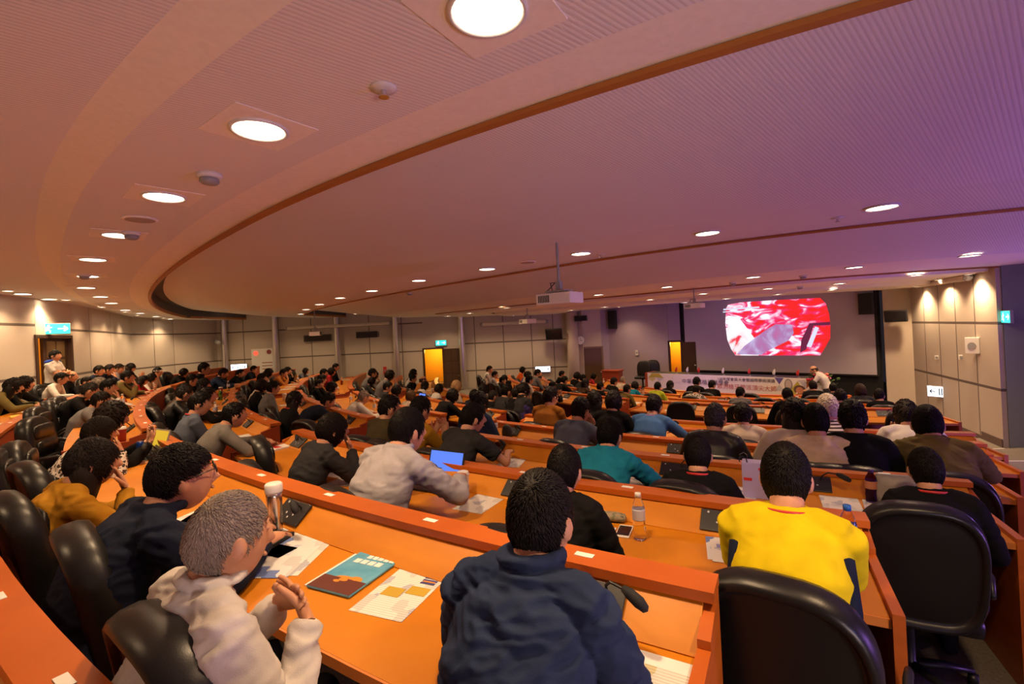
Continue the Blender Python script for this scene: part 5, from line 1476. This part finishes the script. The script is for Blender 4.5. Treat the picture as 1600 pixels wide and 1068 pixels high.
def vent(loc,az,label,w=1.25,h=.30):
    t=wthing('wall_vent',loc,az,label,'vent')
    bm=bmesh.new(); box(bm,-w/2,w/2,0,.04,-h/2,h/2); obj('vent_frame',bm,mat('vent_frame',(.2,.17,.14),.6),t)
    bm=bmesh.new()
    for i in range(9): box(bm,-w/2+.03,w/2-.03,-.02,-.002,-h/2+.025+i*(h-.05)/9,-h/2+.04+i*(h-.05)/9)
    obj('slats',bm,blackm,t)
vent((-8.75,21.3,1.76),-2,'dark wall vent behind the far ceiling projector')
vent((-6.35,21.1,1.80),-4,'dark wall vent between two steel columns',1.2)
def wbox(name,loc,az,label,cat,w,h,d=.06,m=whitep):
    t=wthing(name,loc,az,label,cat)
    bm=bmesh.new(); box(bm,-w/2,w/2,-d,0,-h/2,h/2,bev=.008); obj('casing',bm,m,t)
    bm=bmesh.new(); lathe(bm,[(min(w,h)*.3,0),(min(w,h)*.3,.008)],14,M=Matrix.Translation((0,-d,0))@Matrix.Rotation(math.pi/2,4,'X')); obj('front_disc',bm,greyp,t)
wbox('wall_speaker',(9.72,9.98,.86),67.3,'pale box speaker on the panelled side wall edge','speaker',.24,.34,.10)
wbox('wall_socket',(10.46,11.70,.47),67.3,'small socket on side wall above the lit sign','socket',.10,.10,.02)
wbox('wall_socket',(10.0,10.57,.56),67.3,'small round socket on side wall nearer pale box speaker','socket',.11,.11,.02)
wbox('thermostat',(-9.60,8.10,1.93),-52,'small white thermostat box on rear wall panel','thermostat',.22,.30,.06)
wbox('fire_extinguisher_box',(-5.70,20.98,.17),-4,'small red box on far wall beside steel column','box',.14,.34,.08,red)
wbox('wall_socket',(5.05,19.30,.50),48,'white switch plate on the violet stage wall','socket',.14,.22,.03)
t=wthing('security_camera',(-13.1,21.0,1.82),-20,'grey wall camera on the far panelled wall','camera')
bm=bmesh.new(); tube(bm,[(.0,-.05,.0),(.14,-.34,-.07)],[.10,.10],12); obj('camera_body',bm,greyp,t,True)
bm=bmesh.new(); tube(bm,[(0,.1,.12),(0,-.05,.06)],.05,8); obj('wall_bracket',bm,greyp,t)
t=wthing('picture_frame',(-9.33,7.25,2.10),-56,'large grey framed board at edge of rear wall','picture')
bm=bmesh.new()
for x0,x1,z0,z1 in ((-.75,.75,.44,.52),(-.75,.75,-.52,-.44),(-.75,-.67,-.52,.52),(.67,.75,-.52,.52)): box(bm,x0,x1,-.07,0,z0,z1)
obj('frame',bm,mat('frame_grey',(.16,.15,.15),.5),t); bm=bmesh.new(); box(bm,-.68,.68,-.02,0,-.45,.45); obj('panel',bm,mat('board_olive',(.20,.17,.12),.6),t)
# ceiling devices
di={}
for n,x,y,z in DEVICES:
    di[n]=di.get(n,0)+1; i=di[n]
    if n=='smoke':
        t=empty('smoke_detector',(x,y,z)); tag(t,'round ceiling smoke detector, %s counted from the back wall'%nth(i),'smoke detector','smoke detectors on the ceiling')
        bm=bmesh.new(); lathe(bm,[(.075,0),(.075,-.02),(.06,-.03)],18); obj('mount_base',bm,whitep,t,True)
        bm=bmesh.new(); lathe(bm,[(.055,-.03),(.058,-.05),(.045,-.065),(.03,-.07)],18); obj('sensor_head',bm,greyp,t,True)
    elif n=='sprinkler':
        t=empty('sprinkler',(x,y,z)); tag(t,'small ceiling sprinkler, %s counted from the back wall'%nth(i),'sprinkler','sprinklers on the ceiling')
        bm=bmesh.new(); lathe(bm,[(.06,.0),(.06,-.006),(.03,-.012)],16); obj('escutcheon',bm,whitep,t,True)
        bm=bmesh.new(); lathe(bm,[(.012,-.01),(.012,-.035),(.024,-.04),(.024,-.044)],12); obj('deflector',bm,chrome,t)
    else:
        t=empty('ceiling_speaker',(x,y,z)); tag(t,'flat round ceiling speaker, %s counted from the back wall'%nth(i),'speaker','flat speakers in the ceiling')
        bm=bmesh.new(); lathe(bm,[(.13,.0),(.13,-.008),(.11,-.012)],24); obj('speaker_rim',bm,ceilplain,t,True)
        bm=bmesh.new(); lathe(bm,[(.108,-.012),(.05,-.016)],24); obj('grille',bm,mat('grille_pink',(.42,.34,.3),.8),t)
# ---------------------------------------------------------------- doors
doorm=add_noise(mat('door_dark_brown',rough=.45),3.,(.045,.022,.012),(.065,.03,.016),(1,1,.3))
def hall(name,a,b,z0,z1,depth,out,e):
    """lit hallway behind an open doorway"""
    a=Vector((*a,0));b=Vector((*b,0)); o=Vector((*out,0)).normalized()*depth
    bm=bmesh.new()
    q=[a-(b-a)*.3,b+(b-a)*.3]; q=[q[0]+o*.08,q[0]+o,q[1]+o,q[1]+o*.08]
    lo=[bm.verts.new((p.x,p.y,z0)) for p in q]; hi=[bm.verts.new((p.x,p.y,z1)) for p in q]
    for i in range(3): bm.faces.new((lo[i],lo[i+1],hi[i+1],hi[i]))
    bm.faces.new(lo); bm.faces.new(hi)
    tag(obj(name,bm,gold),kind='structure')
    L=bpy.data.lights.new('hall_lamp','POINT'); L.energy=e; L.color=(1,.62,.12); L.shadow_soft_size=.12
    ob=bpy.data.objects.new('hall_lamp',L); COL.objects.link(ob); ob.location=(a+b)/2+o*.5; ob.location.z=z0+(z1-z0)*.8
def door_leaf(name,a,b,z0,z1,m,panels=True,boxes=False):
    a=Vector((*a,0));b=Vector((*b,0)); d=(b-a); w=d.length; ang=math.atan2(d.y,d.x)
    M=Matrix.Translation((a.x,a.y,z0))@Matrix.Rotation(ang,4,'Z'); h=z1-z0
    bm=bmesh.new(); box(bm,0,w,-.025,.025,0,h,M); o=tag(obj(name,bm,m),kind='structure')
    bm=bmesh.new()
    for i in range(4 if panels else 0):
        for x0,x1 in ((.12,.47),(.53,.88)): box(bm,w*x0,w*x1,-.034,.034,h*(.06+.235*i),h*(.26+.235*i),M,bev=.008)
    if panels: obj('door_panel',bm,mat('door_panel_gold',(.14,.085,.03),.4) if boxes else mat('door_panel_brown',(.07,.035,.018),.45),o)
    bm=bmesh.new(); ball(bm,M@Vector((w*.92,-.06,h*.47)),.035,10,8); obj('door_handle',bm,chrome,o)
    return o
def frame_trim(name,a,b,z0,z1,m=doorm):
    a=Vector((*a,0));b=Vector((*b,0)); d=(b-a); w=d.length; ang=math.atan2(d.y,d.x); M=Matrix.Translation((a.x,a.y,z0))@Matrix.Rotation(ang,4,'Z')
    bm=bmesh.new(); h=z1-z0
    box(bm,-.05,.03,-.06,.06,0,h+.05,M); box(bm,w-.03,w+.05,-.06,.06,0,h+.05,M); box(bm,.03,w-.03,-.06,.06,h-.02,h+.05,M); tag(obj(name,bm,m),kind='structure')
hall('wall_hall_1',(-10.,9.9),(-10.62,11.35),.10,2.3,1.6,(-.92,-.39),28)
frame_trim('door_frame_1',(-10.,9.9),(-10.62,11.35),.16,2.02)
door_leaf('door_1',(-10.22,10.28),(-10.66,11.30),.17,2.0,doorm,True,True)
hall('wall_hall_2',(-3.95,21.0),(-3.1,20.98),-1.25,1.5,1.5,(0,1),45)
frame_trim('door_frame_2',(-3.95,21.0),(-3.1,20.98),-1.25,1.02)
door_leaf('door_2',(-3.08,20.9),(-2.36,20.80),-1.24,1.0,doorm,True)
frame_trim('door_frame_3',(3.0,20.4),(3.82,20.4),-1.25,.75,mat('door_frame_tan',(.22,.14,.07),.5))
door_leaf('door_3',(3.02,20.41),(3.80,20.41),-1.24,.74,mat('door_brown',(.12,.06,.025),.5),False)
hall('wall_hall_4',(6.05,18.32),(6.44,18.12),-1.25,1.4,1.2,(.45,.89),30)
frame_trim('door_frame_4',(6.05,18.32),(6.44,18.12),-.75,.92)
door_leaf('door_4',(6.42,18.0),(6.80,17.60),-.74,.90,doorm,False)
# ---------------------------------------------------------------- stage
SP=Vector((10.55,13.60,0)); SD=Vector((-.682,.731,0)); SN=Vector((-.731,-.682,0))
MS=Matrix.Translation(SP)@Matrix(((SD.x,-SN.x,0,0),(SD.y,-SN.y,0,0),(0,0,1,0),(0,0,0,1)))      # x along screen, -y to the audience
bm=bmesh.new(); box(bm,1.45,7.9,-2.9,.12,-1.24,-.75,MS); tag(obj('floor_stage',bm,carpet),kind='structure')
t=empty('projection_screen'); t.matrix_world=MS; tag(t,'large white projection screen showing a red surgical picture','projection screen')
sm=add_noise(mat('screen_fabric',rough=.9,spec=.1),50.,(.46,.42,.46),(.48,.44,.48))
bm=bmesh.new(); box(bm,.10,5.90,-.03,-.015,-.15,2.42); obj('screen_sheet',bm,sm,t)
bm=bmesh.new(); box(bm,.06,5.94,-.035,-.01,-.19,-.145); obj('bottom_bar',bm,blackp,t)
bm=bmesh.new(); box(bm,.04,.105,-.034,-.012,-.15,2.42); box(bm,5.895,5.95,-.034,-.012,-.15,2.42); obj('side_border',bm,blackm,t)
SL=[(4.309,2.05),(4.233,2.19),(3.753,2.235),(2.545,2.22),(1.427,2.192),(1.283,2.002),(1.213,1.683),(1.194,1.33),(1.211,.939),(1.357,.665),(1.504,.408),(4.058,.397),(4.201,.622),(4.318,.962),(4.357,1.531)]
def flat(pts,y):
    bm=bmesh.new(); a=[bm.verts.new((x,y,z)) for x,z in pts]; b=[bm.verts.new((x,y+.003,z)) for x,z in pts]
    bm.faces.new(a); bm.faces.new(b); n=len(a)
    for i in range(n): bm.faces.new((a[i],a[(i+1)%n],b[(i+1)%n],b[i]))
    return bm
def slidemat(name,stops,scale,stretch,es,rot=0,dist=2.,grad=0.):
    m=mat(name,(0,0,0),.9); N,L,b=nd(m)
    tc=N.new('ShaderNodeTexCoord'); mp=N.new('ShaderNodeMapping'); mp.inputs['Scale'].default_value=stretch; mp.inputs['Rotation'].default_value=(0,R_(rot),0); L.new(tc.outputs['Object'],mp.inputs['Vector'])
    nz=N.new('ShaderNodeTexNoise'); nz.inputs['Scale'].default_value=scale; nz.inputs['Detail'].default_value=5; nz.inputs['Distortion'].default_value=dist; L.new(mp.outputs['Vector'],nz.inputs['Vector'])
    cr=N.new('ShaderNodeValToRGB'); e=cr.color_ramp.elements
    e[0].position,e[1].position=stops[0][0],stops[1][0]; e[0].color=(*stops[0][1],1); e[1].color=(*stops[1][1],1)
    for p,c in stops[2:]: q=e.new(p); q.color=(*c,1)
    sx=N.new('ShaderNodeSeparateXYZ'); L.new(tc.outputs['Object'],sx.inputs[0])
    ma=N.new('ShaderNodeMath'); ma.operation='MULTIPLY_ADD'; L.new(sx.outputs['X'],ma.inputs[0]); ma.inputs[1].default_value=grad; ma.inputs[2].default_value=-2.8*grad
    ad=N.new('ShaderNodeMath'); L.new(nz.outputs['Fac'],ad.inputs[0]); L.new(ma.outputs[0],ad.inputs[1])
    L.new(ad.outputs[0],cr.inputs['Fac']); L.new(cr.outputs['Color'],b.inputs['Emission Color']); b.inputs['Emission Strength'].default_value=es
    return m
tissue=slidemat('slide_red',[(.28,(.80,.02,.02)),(.44,(.85,.02,.02)),(.52,(.80,.03,.16)),(.58,(.90,.32,.50)),(.64,(1,.92,.97))],1.7,(1.,1,2.2),1.2,25,1.2,.055)
sl=obj('projected_slide',flat(SL,-.034),tissue,t); tag(sl,'bright red and white surgical picture')
bl=obj('pale_zone',flat([(4.2,.62),(4.05,.40),(3.3,.40),(3.35,.9),(3.9,1.75),(4.25,1.8),(4.31,1.0)],-.036),slidemat('slide_pale',[(.35,(.9,.05,.08)),(.42,(.9,.75,.8)),(.55,(1,.97,1)),(.7,(.95,.9,.95))],1.6,(1,1,.6),1.1,60,1.),sl)
bl=obj('blade_shape',flat([(4.013,.442),(3.741,.73),(3.059,1.237),(2.733,1.43),(2.244,1.40),(2.202,1.125),(2.38,.882),(3.011,.551),(3.217,.422)],-.038),slidemat('slide_blade',[(.3,(.62,.10,.30)),(.5,(.48,.22,.48)),(.7,(.62,.55,.85))],1.2,(1,1,1),1.,40),sl)
obj('tool_shape',flat([(1.86,.70),(1.74,.66),(1.50,1.27),(1.60,1.31)],-.038),mat('slide_tool',(0,0,0),.9,emit=(.75,.75,.95),es=1.1),sl)
obj('tool_shadow',flat([(2.05,.50),(1.88,.60),(1.64,1.34),(1.20,1.34),(1.20,1.44),(1.75,1.42),(2.0,.9)],-.037),mat('slide_tool_dark',(0,0,0),.9,emit=(.16,.02,.06),es=1.),sl)
bm=bmesh.new(); box(bm,3.2,4.40,-.041,-.039,2.0,2.05); box(bm,3.5,4.42,-.041,-.039,1.92,1.955); obj('caption_line',bm,mat('slide_text',(0,0,0),.9,emit=(.8,.8,1.),es=1.),sl)
# banner table
MT=Matrix.Translation(SN*1.9)@MS
def tl(name): 
    t=empty(name); t.matrix_world=MT; return t
t=tag(tl('banner_table'),'long stage table fronted by white banner with printed characters','table')
bm=bmesh.new(); box(bm,1.40,6.50,.0,.62,-.135,-.10); obj('tabletop',bm,mat('table_cloth_dark',(.02,.02,.025),.7),t)
bm=bmesh.new(); box(bm,1.42,6.48,.02,.60,-.745,-.135); obj('table_base',bm,woodpanel,t)
bm=bmesh.new(); box(bm,6.42,6.52,-.015,.62,-.745,-.095); obj('wood_end',bm,woodpanel,t)
ban=bmesh.new(); box(ban,1.40,6.42,-.012,-.002,-.745,-.10); b=obj('banner',ban,mat('banner_white',(.72,.66,.60),.7),t)
def tri(pts,m,nm='banner_shape',y=-.016): return obj(nm,flat(pts,y),m,b)
oli=mat('banner_olive',(.42,.36,.05),.7); oli2=mat('banner_pale_olive',(.55,.50,.18),.7); vio=mat('banner_violet',(.10,.08,.33),.7); gry=mat('banner_grey',(.48,.46,.48),.7); inkd=mat('banner_ink',(.06,.05,.06),.7); inkr=mat('banner_red_ink',(.48,.10,.06),.7)
tri([(6.40,-.28),(6.25,-.11),(5.95,-.11),(5.78,-.27),(6.08,-.24)],oli); tri([(6.40,-.30),(6.08,-.25),(6.22,-.40)],oli2); tri([(6.05,-.25),(5.8,-.28),(6.0,-.42)],gry)
tri([(2.22,-.11),(1.98,-.11),(2.10,-.30)],vio); tri([(2.25,-.50),(2.10,-.31),(1.96,-.48)],gry); tri([(1.92,-.60),(1.62,-.18),(1.42,-.60)],oli); tri([(1.62,-.16),(1.42,-.14),(1.42,-.40)],mat('banner_lilac',(.5,.47,.56),.7))
def oval(cx,cz,rx,rz,n=20): return [(cx+rx*math.cos(2*math.pi*i/n),cz+rz*math.sin(2*math.pi*i/n)) for i in range(n)]
p=tri(oval(1.86,-.30,.105,.17),mat('portrait_grey',(.17,.15,.15),.7),'portrait'); tri(oval(1.86,-.29,.08,.135),mat('portrait_face',(.46,.38,.34),.7),'portrait',-.018); tri([(1.95,-.50),(1.77,-.50),(1.81,-.40),(1.91,-.40)],mat('portrait_shirt',(.4,.38,.38),.7),'portrait',-.017)
tri(oval(1.58,-.43,.15,.13),mat('portrait_hair',(.10,.05,.03),.7),'portrait',-.018); tri(oval(1.58,-.45,.095,.10),mat('portrait_skin',(.50,.20,.11),.7),'portrait',-.020)
bm=bmesh.new()
tube(bm,[(5.30+.16*math.cos(a),-.018,-.27+.12*math.sin(a)) for a in [R_(d) for d in range(-150,60,15)]],[(.012,.003)]*14,6,(0,1,0)); obj('logo_swoosh',bm,gry,b)
def text(s,x,z,size,m,name='banner_text'):
    c=bpy.data.curves.new(name,'FONT'); c.body=s; c.size=size; c.extrude=.001; c.align_x='LEFT'; c.materials.append(m)
    o=bpy.data.objects.new(name,c); COL.objects.link(o)
    me=bpy.data.meshes.new_from_object(o.evaluated_get(bpy.context.evaluated_depsgraph_get())); bpy.data.objects.remove(o)
    o=bpy.data.objects.new(name,me); COL.objects.link(o); o.parent=b
    # reading direction runs against the local x axis, facing the audience
    o.matrix_local=Matrix.Translation((x,-.018,z))@Matrix.Rotation(math.pi,4,'Z')@Matrix.Rotation(math.pi/2,4,'X')
    return o
text('中華民國植牙醫學會',5.12,-.40,.175,inkd)
text('108年度會員大會暨國際學術演講',3.92,-.255,.118,inkd); text('歐洲植牙學派頂尖大師',3.92,-.505,.175,inkr)
tl_=[(5.35,'red'),(4.95,'white'),(4.55,'red'),(3.75,'white'),(2.95,'red'),(2.25,'white'),(1.62,'red')]
fi={}
for i,(x,c) in enumerate(tl_):
    f=empty('table_flag'); f.matrix_world=MT@Matrix.Translation((x,.12,-.10)); fi[c]=fi.get(c,0)+1
    tag(f,'small %s flag on the banner table, %s %s one from the stage doorway'%(c,nth(fi[c]),c),'flag','small flags on the banner table')
    bm=bmesh.new(); lathe(bm,[(.035,0),(.035,.012),(.006,.016)],12); obj('flag_base',bm,greyp,f)
    bm=bmesh.new(); tube(bm,[(0,0,.01),(0,0,.23)],.004,6,(1,0,0)); obj('flag_pole',bm,chrome,f)
    bm=bmesh.new(); tube(bm,[(0,-.0,.23),(.015,0,.18),(.03,0,.12),(.035,0,.06)],[(.01,.006),(.03,.010),(.045,.012),(.03,.008)],8,(1,0,0)); obj('flag_cloth',bm,red if c=='red' else whitep,f,True)
t=tl('flower_arrangement'); t.matrix_world=MT@Matrix.Translation((1.0,-.05,-1.12)); tag(t,'red and pink flower arrangement at end of banner table','flowers')
bm=bmesh.new(); lathe(bm,[(.20,-.12),(.20,.85),(.16,.87),(.16,.9)],20); obj('stand',bm,mat('flower_stand_white',(.55,.52,.5),.6),t,True)
rnd=random.Random(4); bm=bmesh.new()
for i in range(60):
    a=rnd.uniform(0,6.28); r=rnd.uniform(.1,.36); h=.92+rnd.uniform(-.05,.3)*(1-r); p=Vector((math.cos(a)*r,math.sin(a)*r*.7,h)); d=Vector((math.cos(a),math.sin(a),.4))*.09
    tube(bm,[p,p+d*.5,p+d],[(.005,.003),(.03,.004),(.006,.002)],6)
obj('foliage',bm,mat('leaf_green',(.05,.12,.02),.6),t,True)
fm=[mat('petal_crimson',(.45,.015,.06),.6),mat('petal_pink',(.65,.20,.28),.6),mat('petal_coral',(.70,.18,.10),.6),mat('petal_cream',(.7,.5,.42),.6)]
for i in range(26):
    a=rnd.uniform(0,6.28); r=abs(rnd.gauss(.18,.11)); z=1.13-r*.55+rnd.uniform(0,.10)
    bm=bmesh.new(); c=Vector((math.cos(a)*r*1.1,math.sin(a)*r*.8-.05,z))
    for j in range(6):
        b_=2*math.pi*j/6; ball(bm,c+Vector((math.cos(b_)*.026,math.sin(b_)*.026,.005)),(.03,.03,.022),8,5)
    ball(bm,c+Vector((0,0,.014)),.026,8,5); obj('blossom',bm,fm[min(3,int(rnd.random()*4.2))] if i>9 else fm[0],t,True)
# spare chairs and the wooden lectern
for i,(x,y,rz,lab) in enumerate(((4.72,17.45,150,'black chair by the violet stage wall, farther from the lit doorway'),(5.20,17.55,175,'black chair by the violet stage wall, next to the lit doorway'))):
    place_chair('J',0,0,0,lab,loc=(x,y,-.75),group='two spare chairs at the stage wall').rotation_euler=(0,0,R_(rz))
t=empty('wooden_lectern',(3.85,18.6,-1.25),R_(-35)); tag(t,'dark red wooden lectern against the violet stage wall','lectern')
bm=bmesh.new(); box(bm,-.34,.34,-.22,.22,0,1.12,bev=.01); obj('lectern_body',bm,woodpanel,t)
bm=bmesh.new(); box(bm,-.38,.38,-.26,.26,1.12,1.17,Matrix.Rotation(R_(0),4,'X'),bev=.008); obj('lectern_top',bm,woodpanel,t)
# bag hanging on the spare chair near the steps
t=empty('shoulder_bag',(3.25,3.25,flr('D'))); tag(t,'black shoulder bag standing on carpet beside the seventh row desk end','bag')
bm=bmesh.new(); tube(bm,[(0,0,.0),(0,0,.10),(0,0,.24),(0,0,.30)],[(.17,.10),(.18,.11),(.15,.09),(.11,.05)],16,(1,0,0)); obj('bag_body',bm,caseb,t,True)
bm=bmesh.new(); tube(bm,[(-.12,0,.27),(-.08,0,.44),(.08,0,.44),(.12,0,.27)],.011,8); obj('strap',bm,caseb,t,True)
